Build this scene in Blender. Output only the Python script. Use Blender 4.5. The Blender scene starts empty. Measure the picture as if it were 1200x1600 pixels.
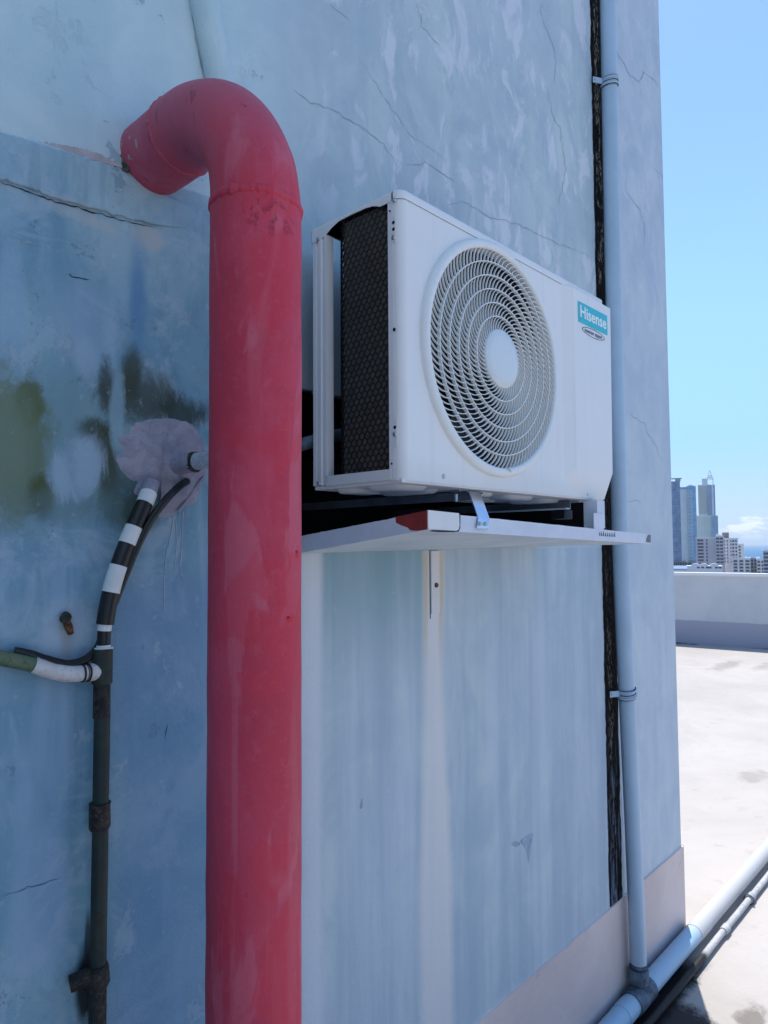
import bpy, bmesh, math, random
from math import sin, cos, pi, radians, sqrt
from mathutils import Vector, Matrix, noise as mn

random.seed(7)
sc = bpy.context.scene
COL = sc.collection

# ------------------------------------------------------------------ camera
F, PITCH, ROLL, YAW = 1080., radians(2.8356), radians(-.361), radians(43.266)
CAM = Vector((0, -1.10, 1.60))
_fw = Vector((cos(YAW)*cos(PITCH), sin(YAW)*cos(PITCH), sin(PITCH)))
_r = Vector((sin(YAW), -cos(YAW), 0)); _u = _r.cross(_fw)
RT = _r*cos(ROLL) + _u*sin(ROLL); UP = -_r*sin(ROLL) + _u*cos(ROLL)
cam = bpy.data.objects.new('camera', bpy.data.cameras.new('camera'))
COL.objects.link(cam)
cam.matrix_world = Matrix(((RT.x, UP.x, -_fw.x, CAM.x), (RT.y, UP.y, -_fw.y, CAM.y), (RT.z, UP.z, -_fw.z, CAM.z), (0, 0, 0, 1)))
cam.data.sensor_fit = 'HORIZONTAL'; cam.data.sensor_width = 36; cam.data.lens = 36*F/1200
cam.data.clip_start = .02; cam.data.clip_end = 80000
sc.camera = cam

# ------------------------------------------------------------------ world, sun, exposure
SKY_STRENGTH, SUN_STRENGTH, EXPOSURE = .15, 4.2, .44
SUN_EL = radians(66); SUN_AZ = Vector((.872, .49, 0)).normalized()
world = bpy.data.worlds.new('World'); sc.world = world; world.use_nodes = True
wn = world.node_tree; wn.nodes.clear()
sky = wn.nodes.new('ShaderNodeTexSky'); sky.sky_type = 'NISHITA'; sky.sun_disc = False
sky.sun_elevation = SUN_EL; sky.sun_rotation = math.atan2(SUN_AZ.x, SUN_AZ.y)
sky.altitude = 60; sky.air_density = 1.0; sky.dust_density = .3; sky.ozone_density = 1.4
bg = wn.nodes.new('ShaderNodeBackground'); bg.inputs[1].default_value = SKY_STRENGTH
wo = wn.nodes.new('ShaderNodeOutputWorld')
# low cumulus all round the horizon
tc = wn.nodes.new('ShaderNodeTexCoord')
sep = wn.nodes.new('ShaderNodeSeparateXYZ'); wn.links.new(tc.outputs['Generated'], sep.inputs[0])
mp = wn.nodes.new('ShaderNodeMapping'); mp.inputs['Scale'].default_value = (16, 16, 46); mp.inputs['Location'].default_value = (.3, .2, .1)
wn.links.new(tc.outputs['Generated'], mp.inputs[0])
nz = wn.nodes.new('ShaderNodeTexNoise'); nz.inputs['Scale'].default_value = 1.0; nz.inputs['Detail'].default_value = 7; nz.inputs['Roughness'].default_value = .6
wn.links.new(mp.outputs[0], nz.inputs['Vector'])
def wmap(src, a, b, c, d):
    m = wn.nodes.new('ShaderNodeMapRange'); m.interpolation_type = 'SMOOTHSTEP'
    for i, v in zip((1, 2, 3, 4), (a, b, c, d)): m.inputs[i].default_value = v
    wn.links.new(src, m.inputs[0]); return m.outputs[0]
def wmul(a, b):
    m = wn.nodes.new('ShaderNodeMath'); m.operation = 'MULTIPLY'; wn.links.new(a, m.inputs[0]); wn.links.new(b, m.inputs[1]); return m.outputs[0]
cm = wmul(wmap(nz.outputs[0], .53, .62, 0, .8), wmul(wmap(sep.outputs[2], .002, .012, 0, 1), wmap(sep.outputs[2], .02, .06, 1, 0)))
mx = wn.nodes.new('ShaderNodeMix'); mx.data_type = 'RGBA'
wn.links.new(cm, mx.inputs[0]); 
tint = wn.nodes.new('ShaderNodeMix'); tint.data_type = 'RGBA'; tint.blend_type = 'MULTIPLY'; tint.inputs[0].default_value = 1; tint.inputs[7].default_value = (.84, 1.0, 1.14, 1)
wn.links.new(sky.outputs[0], tint.inputs[6])
# pale humid sea air low over the horizon, the same all round
hum = wn.nodes.new('ShaderNodeMix'); hum.data_type = 'RGBA'; wn.links.new(wmap(sep.outputs[2], -.02, .42, .92, 0), hum.inputs[0])
wn.links.new(tint.outputs[2], hum.inputs[6])
grd = wn.nodes.new('ShaderNodeMix'); grd.data_type = 'RGBA'; wn.links.new(wmap(sep.outputs[2], 0, .16, 0, 1), grd.inputs[0])
grd.inputs[6].default_value = (2.75, 3.65, 4.6, 1); grd.inputs[7].default_value = (1.42, 2.85, 5.3, 1)
wn.links.new(grd.outputs[2], hum.inputs[7])
wn.links.new(hum.outputs[2], mx.inputs[6]); mx.inputs[7].default_value = (5.6, 5.9, 6.2, 1)
wn.links.new(mx.outputs[2], bg.inputs[0]); wn.links.new(bg.outputs[0], wo.inputs[0])

sun = bpy.data.objects.new('sun', bpy.data.lights.new('sun', 'SUN')); COL.objects.link(sun)
sun.data.energy = SUN_STRENGTH; sun.data.angle = radians(.5); sun.data.color = (1, .96, .9)
sd = Vector((SUN_AZ.x*cos(SUN_EL), SUN_AZ.y*cos(SUN_EL), sin(SUN_EL)))
sun.rotation_euler = (-sd).to_track_quat('-Z', 'Y').to_euler(); sun.location = (6, 3, 12)
sc.view_settings.view_transform = 'Standard'; sc.view_settings.look = 'None'
sc.view_settings.exposure = EXPOSURE; sc.view_settings.gamma = 1; sc.view_settings.use_curve_mapping = False
sc.render.engine = 'CYCLES'; sc.cycles.use_denoising = True
sc.cycles.max_bounces = 8; sc.cycles.diffuse_bounces = 4

# ------------------------------------------------------------------ helpers
def _ray(px, py): return RT*(px-600) - UP*(py-800) + _fw*F
def on_wall(px, py, y=0.):                 # point of a vertical plane parallel to the wall
    d = _ray(px, py); return CAM + d*((y-CAM.y)/d.y)
def on_ground(px, py, z=0.):
    d = _ray(px, py); return CAM + d*((z-CAM.z)/d.z)
def far(px, py, depth):
    return CAM + _ray(px, py)*(depth/F)

def tag(o, label=None, cat=None, group=None, kind=None):
    if label: o['label'] = label
    if cat: o['category'] = cat
    if group: o['group'] = group
    if kind: o['kind'] = kind
    return o
def empty(name, loc=(0, 0, 0), rz=0):
    o = bpy.data.objects.new(name, None); COL.objects.link(o); o.location = loc; o.rotation_euler = (0, 0, rz)
    o.empty_display_size = .1; return o

class MB:
    def __init__(s): s.v = []; s.f = []; s.sm = []
    def add(s, vs, fs, smooth=False):
        n = len(s.v); s.v += [tuple(p) for p in vs]
        for f in fs: s.f.append([i+n for i in f]); s.sm.append(smooth)
    def box(s, x0, x1, y0, y1, z0, z1):
        vs = [(x, y, z) for z in (z0, z1) for y in (y0, y1) for x in (x0, x1)]
        s.add(vs, [(0, 2, 3, 1), (4, 5, 7, 6), (0, 1, 5, 4), (2, 6, 7, 3), (0, 4, 6, 2), (1, 3, 7, 5)])
    def obox(s, c, ax, ay, az):
        c, ax, ay, az = map(Vector, (c, ax, ay, az))
        vs = [c+ax*i+ay*j+az*k for k in (-1, 1) for j in (-1, 1) for i in (-1, 1)]
        s.add(vs, [(0, 2, 3, 1), (4, 5, 7, 6), (0, 1, 5, 4), (2, 6, 7, 3), (0, 4, 6, 2), (1, 3, 7, 5)])
    def tube(s, pts, r, n=16, caps=True, jit=0., seed=0):
        pts = [Vector(p) for p in pts]; m = len(pts)
        rs = r if isinstance(r, (list, tuple)) else [r]*m
        t0 = (pts[1]-pts[0]).normalized()
        ref = Vector((0, 0, 1)) if abs(t0.z) < .9 else Vector((1, 0, 0))
        nx = t0.cross(ref).normalized(); vs = []
        for i, p in enumerate(pts):
            t = (pts[min(i+1, m-1)]-pts[max(i-1, 0)]).normalized()
            nx = (nx - t*nx.dot(t)).normalized(); ny = t.cross(nx)
            for k in range(n):
                a = 2*pi*k/n; rr = rs[i]
                d = nx*cos(a)+ny*sin(a)
                if jit: rr += jit*mn.noise((p+d*rs[i])*(.9/rs[i])+Vector((seed, 0, 0)))
                vs.append(p+d*rr)
        fs = [(i*n+k, i*n+(k+1) % n, (i+1)*n+(k+1) % n, (i+1)*n+k) for i in range(m-1) for k in range(n)]
        s.add(vs, fs, True)
        if caps:
            s.add(vs[:n], [tuple(range(n))[::-1]]); s.add(vs[-n:], [tuple(range(n))])
    def grid(s, rows, smooth=True, closed=False):
        m = len(rows[0]); vs = [p for r in rows for p in r]
        fs = [(i*m+k, i*m+k+1, (i+1)*m+k+1, (i+1)*m+k) for i in range(len(rows)-1) for k in range(m-1)]
        s.add(vs, fs, smooth)
    def poly(s, pts, d, smooth=False):      # prism: pts loop swept by vector d
        pts = [Vector(p) for p in pts]; d = Vector(d); n = len(pts)
        vs = pts+[p+d for p in pts]
        s.add(vs, [tuple(range(n))[::-1], tuple(range(n, 2*n))])
        s.add(vs, [(i, (i+1) % n, (i+1) % n+n, i+n) for i in range(n)], smooth)
    def build(s, name, mat, parent=None, bevel=0., kind=None, label=None, fix=True):
        me = bpy.data.meshes.new(name); me.from_pydata(s.v, [], s.f)
        me.polygons.foreach_set('use_smooth', s.sm)
        if fix:
            b = bmesh.new(); b.from_mesh(me); bmesh.ops.recalc_face_normals(b, faces=b.faces); b.to_mesh(me); b.free()
        me.update(); me.materials.append(mat)
        o = bpy.data.objects.new(name, me); COL.objects.link(o)
        if parent is not None: o.parent = parent
        if kind: o['kind'] = kind
        if label: o['label'] = label
        if bevel:
            md = o.modifiers.new('bevel', 'BEVEL'); md.width = bevel; md.segments = 2; md.limit_method = 'ANGLE'; md.angle_limit = radians(40)
        return o

class G:                                    # tiny node-expression writer
    def __init__(s, name, rough=.6, spec=.3, metal=0.):
        s.m = bpy.data.materials.new(name); s.m.use_nodes = True; s.nt = s.m.node_tree
        s.b = s.nt.nodes['Principled BSDF']
        s.b.inputs['Roughness'].default_value = rough; s.b.inputs['Specular IOR Level'].default_value = spec; s.b.inputs['Metallic'].default_value = metal
        g = s.nt.nodes.new('ShaderNodeNewGeometry'); s.P = g.outputs['Position']
        x = s.nt.nodes.new('ShaderNodeSeparateXYZ'); s.nt.links.new(s.P, x.inputs[0]); s.X, s.Y, s.Z = x.outputs
    def _in(s, sock, v):
        if isinstance(v, (int, float)): sock.default_value = v
        elif isinstance(v, (tuple, list)): sock.default_value = tuple(v) if len(sock.default_value) == len(v) else tuple(v)+(1,)
        else: s.nt.links.new(v, sock)
    def math(s, op, a, b=0., clamp=False):
        n = s.nt.nodes.new('ShaderNodeMath'); n.operation = op; n.use_clamp = clamp; s._in(n.inputs[0], a); s._in(n.inputs[1], b); return n.outputs[0]
    def mul(s, a, b): return s.math('MULTIPLY', a, b)
    def add(s, a, b): return s.math('ADD', a, b)
    def mx(s, a, b): return s.math('MAXIMUM', a, b)
    def ss(s, v, a, b, lo=0., hi=1.):        # smoothstep a->b
        if a > b: a, b, lo, hi = b, a, hi, lo
        n = s.nt.nodes.new('ShaderNodeMapRange'); n.interpolation_type = 'SMOOTHSTEP'; s._in(n.inputs[0], v)
        for i, q in zip((1, 2, 3, 4), (a, b, lo, hi)): n.inputs[i].default_value = q
        return n.outputs[0]
    def vec(s, scale=(1, 1, 1), off=(0, 0, 0)):
        n = s.nt.nodes.new('ShaderNodeMapping'); n.inputs['Scale'].default_value = scale; n.inputs['Location'].default_value = off; s.nt.links.new(s.P, n.inputs[0]); return n.outputs[0]
    def noise(s, scale=1., detail=4., rough=.55, dist=0., v=None):
        n = s.nt.nodes.new('ShaderNodeTexNoise'); s.nt.links.new(v if v is not None else s.P, n.inputs['Vector'])
        n.inputs['Scale'].default_value = scale; n.inputs['Detail'].default_value = detail; n.inputs['Roughness'].default_value = rough; n.inputs['Distortion'].default_value = dist
        return n.outputs[0]
    def mix(s, f, a, b):
        n = s.nt.nodes.new('ShaderNodeMix'); n.data_type = 'RGBA'; s._in(n.inputs[0], f); s._in(n.inputs[6], a); s._in(n.inputs[7], b); return n.outputs[2]
    def blob(s, cx, cz, rx, rz, soft=.5, warp=None, w=0.):
        a = s.math('DIVIDE', s.math('SUBTRACT', s.X, cx), rx); b = s.math('DIVIDE', s.math('SUBTRACT', s.Z, cz), rz)
        d = s.math('SQRT', s.add(s.mul(a, a), s.mul(b, b)))
        if warp is not None: d = s.add(d, s.mul(s.math('SUBTRACT', warp, .5), w))
        return s.ss(d, 1+soft, 1-soft)
    def out(s, col=None, rough=None, bump=None, bs=.3, bd=.002):
        if col is not None: s._in(s.b.inputs['Base Color'], col)
        if rough is not None: s._in(s.b.inputs['Roughness'], rough)
        if bump is not None:
            n = s.nt.nodes.new('ShaderNodeBump'); n.inputs['Strength'].default_value = bs; n.inputs['Distance'].default_value = bd
            s.nt.links.new(bump, n.inputs['Height']); s.nt.links.new(n.outputs[0], s.b.inputs['Normal'])
        return s.m

def simple(name, col, rough=.5, spec=.3, metal=0., var=.12, scale=30., bump=.15, bd=.0006):
    g = G(name, rough, spec, metal); n = g.noise(scale, 5, .6)
    c = g.mix(g.ss(n, .3, .7), tuple(x*(1-var) for x in col), tuple(min(1, x*(1+var)) for x in col))
    return g.out(c, bump=g.noise(scale*6, 4, .6), bs=bump, bd=bd)

# ------------------------------------------------------------------ materials
def wall_paint():
    g = G('weathered_wall_paint', .62, .25)
    big = g.noise(1.6, 5, .55, .4); mid = g.noise(6, 6, .62, .5, g.vec((1, 1, .7), (3, 0, 1))); fine = g.noise(38, 6, .65)
    strk = g.noise(1, 5, .55, .25, g.vec((15, 1, .8), (0, 0, 5))); strk2 = g.noise(1, 4, .6, .3, g.vec((9, 1, .6), (2, 0, 0)))
    # main wall paint
    c = g.mix(g.ss(mid, .34, .66), (.44, .53, .59), (.56, .64, .66))
    c = g.mix(g.mul(g.ss(big, .4, .65), .6), c, (.50, .56, .65))
    c = g.mix(g.mul(g.ss(strk, .42, .68), .30), c, (.37, .48, .56))
    # bleached blooms running upward above the unit
    blm = g.noise(1, 6, .62, .8, g.vec((9, 1, 4.2), (1.4, 0, .2)))
    hi = g.mul(g.ss(g.Z, 2.2, 2.5), g.ss(g.X, .8, 1.1))
    c = g.mix(g.mul(g.mul(g.ss(blm, .51, .59), hi), .85), c, (.68, .70, .76))
    blm2 = g.noise(1, 6, .65, 1.2, g.vec((5, 1, 3), (4.4, 0, 1.2)))
    c = g.mix(g.mul(g.mul(g.ss(blm2, .52, .66), hi), .55), c, (.36, .47, .55))
    # band just over the unit, with teal drips and chalky patches
    drips = g.noise(1, 5, .6, .1, g.vec((30, 1, 2.2), (0, 0, 2)))
    band = g.mul(g.blob(1.55, 2.26, .62, .075, .35, mid, .8), 1.)
    c = g.mix(g.mul(band, g.ss(drips, .38, .58, .25, .85)), c, (.28, .47, .54))
    for px, py, rx, rz in ((790, 366, .028, .03), (856, 400, .022, .032), (762, 350, .018, .02)):
        p = on_wall(px, py); c = g.mix(g.mul(g.blob(p.x, p.z, rx, rz, .25, fine, .9), .85), c, (.68, .72, .76))
    # streaks of wash below the tray
    below = g.ss(g.Z, 1.60, 1.585)
    c = g.mix(g.mul(below, g.mul(g.ss(strk, .36, .66), .5)), c, (.36, .45, .55))
    c = g.mix(g.mul(below, g.mul(g.ss(strk2, .48, .7), .6)), c, (.58, .64, .71))
    teal = g.mul(g.mul(g.ss(g.Z, 1.25, 1.6), below), g.mul(g.ss(g.X, .96, .99), g.ss(g.X, 1.36, 1.30)))
    c = g.mix(g.mul(teal, g.ss(strk, .3, .6, .55, .95)), c, (.22, .37, .42))
    teal2 = g.mul(g.mul(g.ss(g.Z, 1.3, 1.6), below), g.ss(strk2, .45, .6))
    c = g.mix(g.mul(teal2, .5), c, (.30, .43, .50))
    # pale run below the bracket leg, pale edge beside the red pipe
    wob = g.mul(g.math('SUBTRACT', g.noise(1, 3, .5, 0, g.vec((3, 1, 2))), .5), .03)
    dx = g.math('ABSOLUTE', g.add(g.math('SUBTRACT', g.X, 1.347), wob))
    dxs = g.math('SUBTRACT', dx, g.mul(g.ss(g.Z, 1.4, .7), .026))
    run = g.mul(g.ss(dxs, .056, .014), g.ss(g.Z, 1.59, 1.585))
    c = g.mix(g.mul(run, g.ss(strk, .3, .6, .80, .97)), c, (.74, .71, .70))
    rustr = g.mul(g.ss(g.math('ABSOLUTE', g.math('SUBTRACT', dx, .030)), .012, .003), g.mul(g.ss(g.Z, 1.25, 1.5), g.ss(g.Z, 1.59, 1.585)))
    c = g.mix(g.mul(rustr, .75), c, (.62, .50, .33))
    edge = g.mul(g.ss(g.math('ABSOLUTE', g.math('SUBTRACT', g.X, .945)), .045, .015), g.ss(g.Z, 1.602, 1.59))
    c = g.mix(g.mul(edge, g.ss(strk, .3, .65, .7, 1)), c, (.66, .68, .72))
    # pillar right of the joint: paler, greyer
    c = g.mix(g.mul(g.ss(g.X, 2.30, 2.31), .6), c, g.mix(g.ss(mid, .35, .65), (.50, .57, .65), (.60, .65, .70)))
    # ---------- left part: older blue paint, deepened to carry some of the left side's shade
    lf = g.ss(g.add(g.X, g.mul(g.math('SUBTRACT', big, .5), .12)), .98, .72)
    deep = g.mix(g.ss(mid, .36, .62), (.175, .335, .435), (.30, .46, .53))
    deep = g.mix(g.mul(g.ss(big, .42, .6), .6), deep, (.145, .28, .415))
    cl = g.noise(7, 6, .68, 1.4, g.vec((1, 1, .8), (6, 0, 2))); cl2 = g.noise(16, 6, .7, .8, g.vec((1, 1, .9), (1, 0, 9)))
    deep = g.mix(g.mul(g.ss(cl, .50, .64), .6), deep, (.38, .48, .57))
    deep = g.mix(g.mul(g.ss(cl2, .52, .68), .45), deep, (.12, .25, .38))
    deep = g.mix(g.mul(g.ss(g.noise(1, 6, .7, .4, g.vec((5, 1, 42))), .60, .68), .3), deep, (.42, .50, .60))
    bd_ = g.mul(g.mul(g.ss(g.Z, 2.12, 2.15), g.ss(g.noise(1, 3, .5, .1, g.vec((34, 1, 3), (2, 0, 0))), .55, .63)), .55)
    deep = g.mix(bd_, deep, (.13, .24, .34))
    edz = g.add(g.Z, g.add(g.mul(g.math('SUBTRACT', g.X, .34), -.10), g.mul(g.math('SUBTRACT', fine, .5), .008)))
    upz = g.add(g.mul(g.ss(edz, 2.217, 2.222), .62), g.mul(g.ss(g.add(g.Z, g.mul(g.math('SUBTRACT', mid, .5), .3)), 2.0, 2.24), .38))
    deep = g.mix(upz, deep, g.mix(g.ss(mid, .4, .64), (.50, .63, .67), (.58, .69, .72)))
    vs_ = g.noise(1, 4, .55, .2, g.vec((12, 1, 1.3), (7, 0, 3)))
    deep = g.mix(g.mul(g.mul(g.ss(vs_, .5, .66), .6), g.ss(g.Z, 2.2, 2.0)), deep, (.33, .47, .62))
    deep = g.mix(g.mul(g.ss(g.X, .50, .56), g.mul(g.ss(g.Z, 1.6, 1.5), .55)), deep, (.14, .25, .42))  # shade near the red pipe painted in as darker blue
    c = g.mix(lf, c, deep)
    def B(px, py, rx, ry, col, amt, soft=.5, w=1.2, nz=None):
        nonlocal c
        p = on_wall(px, py); q = on_wall(px+rx, py); q2 = on_wall(px, py+ry)
        c = g.mix(g.mul(g.blob(p.x, p.z, abs(q.x-p.x), abs(q2.z-p.z), soft, nz if nz is not None else mid, w), amt), c, col)
    # scraped beige areas under the plaster lip
    B(232, 370, 24, 18, (.50, .50, .50), .75, .3, 2.2, fine); B(110, 325, 38, 14, (.45, .50, .53), .6, .5, 2.6, fine)
    B(150, 348, 30, 8, (.52, .52, .52), .5, .5, 3, fine)
    B(215, 455, 14, 75, (.10, .24, .45), .7, .6, 1.0)
    B(30, 500, 60, 40, (.30, .46, .56), .5, .6)
    B(130, 500, 45, 60, (.36, .47, .60), .4, .6, 2)
    # algae
    mn_ = g.noise(1, 10, .80, .8, g.vec((16, 1, 8), (3, 0, 7)))
    B(110, 700, 190, 120, (.19, .31, .34), .75, .45, 1.6, mn_)
    B(20, 700, 62, 105, (.14, .19, .125), .95, .35, 2.0, mn_); B(45, 625, 22, 36, (.10, .13, .05), .8, .4, 2.6, mn_); B(8, 690, 40, 90, (.20, .27, .20), .5, .5, 2.4, mn_)
    B(66, 775, 20, 32, (.07, .085, .018), .9, .45, 2.2, mn_)
    B(222, 622, 52, 42, (.050, .062, .045), .85, .55, 2.4, mn_); B(205, 585, 16, 42, (.05, .06, .04), .8, .55, 2.4, mn_); B(166, 600, 13, 40, (.05, .06, .05), .85, .45, 2.6, mn_)
    B(152, 672, 26, 17, (.035, .045, .018), .85, .55, 2.6, mn_); B(166, 735, 20, 58, (.04, .05, .018), .9, .4, 3, mn_)
    B(205, 780, 62, 42, (.07, .11, .10), .8, .5, 2.8, mn_); B(285, 645, 34, 26, (.035, .05, .04), .9, .45, 2.6, mn_); B(215, 800, 20, 26, (.03, .045, .02), .8, .5, 2.6, mn_)
    B(120, 790, 100, 26, (.13, .22, .24), .5, .7, 2.4)
    B(183, 640, 11, 66, (.26, .40, .48), .8, .35, 2.4, mn_)
    B(120, 736, 42, 46, (.24, .37, .47), .85, .2, 1.6, mn_); B(138, 728, 26, 42, (.38, .48, .60), .6, .45, 4.5, mn_); B(96, 740, 16, 42, (.38, .48, .60), .55, .45, 4.5, mn_)
    B(135, 560, 16, 26, (.36, .48, .60), .5, .5, 2)
    # chalky spot round the rusty bolt
    B(104, 985, 42, 45, (.44, .53, .62), .7, .6, 1.8, fine); B(104, 1000, 9, 36, (.30, .27, .26), .5, .8, 1)
    B(60, 1440, 45, 120, (.30, .42, .58), .5, .3, 2); B(30, 1240, 60, 90, (.30, .44, .58), .35, .7, 2)
    # soot beside the old conduit
    B(133, 1545, 15, 60, (.012, .014, .016), .96, .4, 1.2); B(137, 1470, 5, 40, (.02, .02, .02), .8, .5, 1, fine)
    # thin paint flakes with sharp edges
    fk = g.noise(7, 10, .74, .3, g.vec((1, 1, .8), (2, 0, 4))); zone = g.mx(g.mul(hi, .9), g.mul(lf, .75))
    fm = g.mul(g.ss(fk, .588, .600), zone)
    c = g.mix(g.mul(fm, .38), c, g.mix(lf, (.70, .73, .76), (.42, .52, .60)))
    fk2 = g.mul(g.ss(g.noise(11, 10, .76, .2, g.vec((1, 1, .9), (9, 0, 1))), .62, .63), lf)
    c = g.mix(g.mul(fk2, .45), c, (.12, .22, .34))
    # speckle
    c = g.mix(g.mul(g.ss(g.noise(140, 3, .7), .66, .72), .35), c, (.16, .2, .26))
    c = g.mix(g.mul(g.ss(fine, .60, .74), .30), c, (.62, .68, .74))
    h = g.add(g.mul(mid, .6), g.add(g.mul(fine, .35), g.mul(g.noise(160, 4, .7), .24)))
    h = g.math('SUBTRACT', h, g.mul(g.add(fm, fk2), .10))
    return g.out(c, rough=g.ss(fine, .3, .7, .5, .72), bump=h, bs=.6, bd=.007)
M = {}
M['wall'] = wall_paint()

def skirt_paint():
    g = G('skirting_paint', .7, .2); n = g.noise(3, 6, .6, .3); f = g.noise(40, 5, .65)
    c = g.mix(g.ss(n, .3, .7), (.64, .52, .49), (.74, .62, .58)); c = g.mix(g.mul(g.ss(f, .6, .75), .4), c, (.33, .33, .37))
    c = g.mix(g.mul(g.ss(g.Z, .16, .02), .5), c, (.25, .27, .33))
    return g.out(c, bump=f, bs=.3, bd=.003)
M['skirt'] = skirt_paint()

def red_paint():
    g = G('red_pipe_paint', .58, .25)
    a = g.noise(5, 5, .6, .6, g.vec((1, 1, .5))); b = g.noise(22, 6, .65); r = g.noise(3.4, 4, .55, 1.6, g.vec((2, 2, .5), (4, 2, 0)))
    c = g.mix(g.ss(a, .38, .62), (.52, .040, .072), (.62, .068, .115))
    c = g.mix(g.mul(g.ss(r, .50, .545), .6), c, (.62, .12, .17))
    c = g.mix(g.mul(g.ss(g.noise(4.5, 3, .5, 2.4, g.vec((1, 1, .6), (9, 1, 1))), .53, .555), .5), c, (.60, .038, .065))
    c = g.mix(g.mul(g.ss(g.noise(9, 4, .6, 1.2, g.vec((1, 1, .8), (1, 6, 1))), .55, .66), .25), c, (.42, .04, .06))
    c = g.mix(g.mul(g.ss(g.noise(70, 6, .75), .50, .70), .22), c, (.56, .15, .19))
    c = g.mix(g.mul(g.ss(g.noise(1, 4, .6, .3, g.vec((26, 26, 2.2))), .54, .66), .22), c, (.58, .15, .19))
    c = g.mix(g.mul(g.ss(g.noise(190, 3, .7), .68, .73), .6), c, (.12, .02, .03))
    c = g.mix(g.mul(g.ss(g.Z, 2.10, 2.32), .7), c, (.46, .12, .18))
    c = g.mix(g.mul(g.ss(g.noise(1, 4, .6, .3, g.vec((60, 60, 9))), .62, .70), g.mul(g.ss(g.Z, 2.1, 2.2), .6)), c, (.16, .02, .04))
    for px, py, rr in ((455, 866, .006), (438, 966, .004)):
        p = on_wall(px, py, -.345); c = g.mix(g.mul(g.blob(p.x, p.z, rr*1.4, rr, .4, b, 2.4), .9), c, (.62, .02, .03)); c = g.mix(g.mul(g.blob(p.x-rr*.4, p.z+rr*.6, rr*.7, rr*.4, .3, b, 2), .8), c, (.07, .01, .02))
    # bare grey chips on the sleeve at the wall
    ch = g.mul(g.ss(g.noise(70, 3, .5), .60, .64), g.mul(g.ss(g.Y, -.06, -.045), g.ss(g.Z, 2.24, 2.26)))
    c = g.mix(ch, c, (.35, .36, .38))
    h = g.add(g.mul(b, .45), g.mul(g.noise(120, 4, .65), .2))
    pit = g.mul(g.ss(g.noise(75, 4, .7), .52, .66, 0, .6), g.blob(.568, 2.05, .032, .026, .4, b, 1.5))
    c = g.mix(g.mul(pit, .5), c, (.20, .03, .04))
    h = g.math('SUBTRACT', h, g.mul(pit, 2.5))
    return g.out(c, rough=g.ss(a, .3, .7, .48, .66), bump=h, bs=.6, bd=.003)
M['red'] = red_paint()

def tar_joint():
    g = G('tar_joint', .9, .08); f = g.noise(1, 6, .7, 0, g.vec((140, 140, 55))); n = g.noise(1, 5, .6, .4, g.vec((24, 10, 7)))
    s = g.noise(1, 5, .7, 0, g.vec((60, 20, 6), (0, 0, 3)))
    c = g.mix(g.ss(f, .35, .7), (.004, .004, .005), (.022, .021, .022))
    mid = g.ss(g.math('ABSOLUTE', g.math('SUBTRACT', g.X, 2.312)), .03, .010)
    up = g.mul(g.ss(g.Z, 1.9, 2.3, .25, .8), mid)
    c = g.mix(g.mul(g.mul(g.ss(n, .44, .54), g.ss(f, .47, .58)), up), c, (.50, .43, .33))
    c = g.mix(g.mul(g.ss(s, .50, .62), g.ss(g.Z, 1.05, .7, 0, .85)), c, (.13, .18, .26))
    return g.out(c, bump=f, bs=.8, bd=.004)
M['tar'] = tar_joint()

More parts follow.
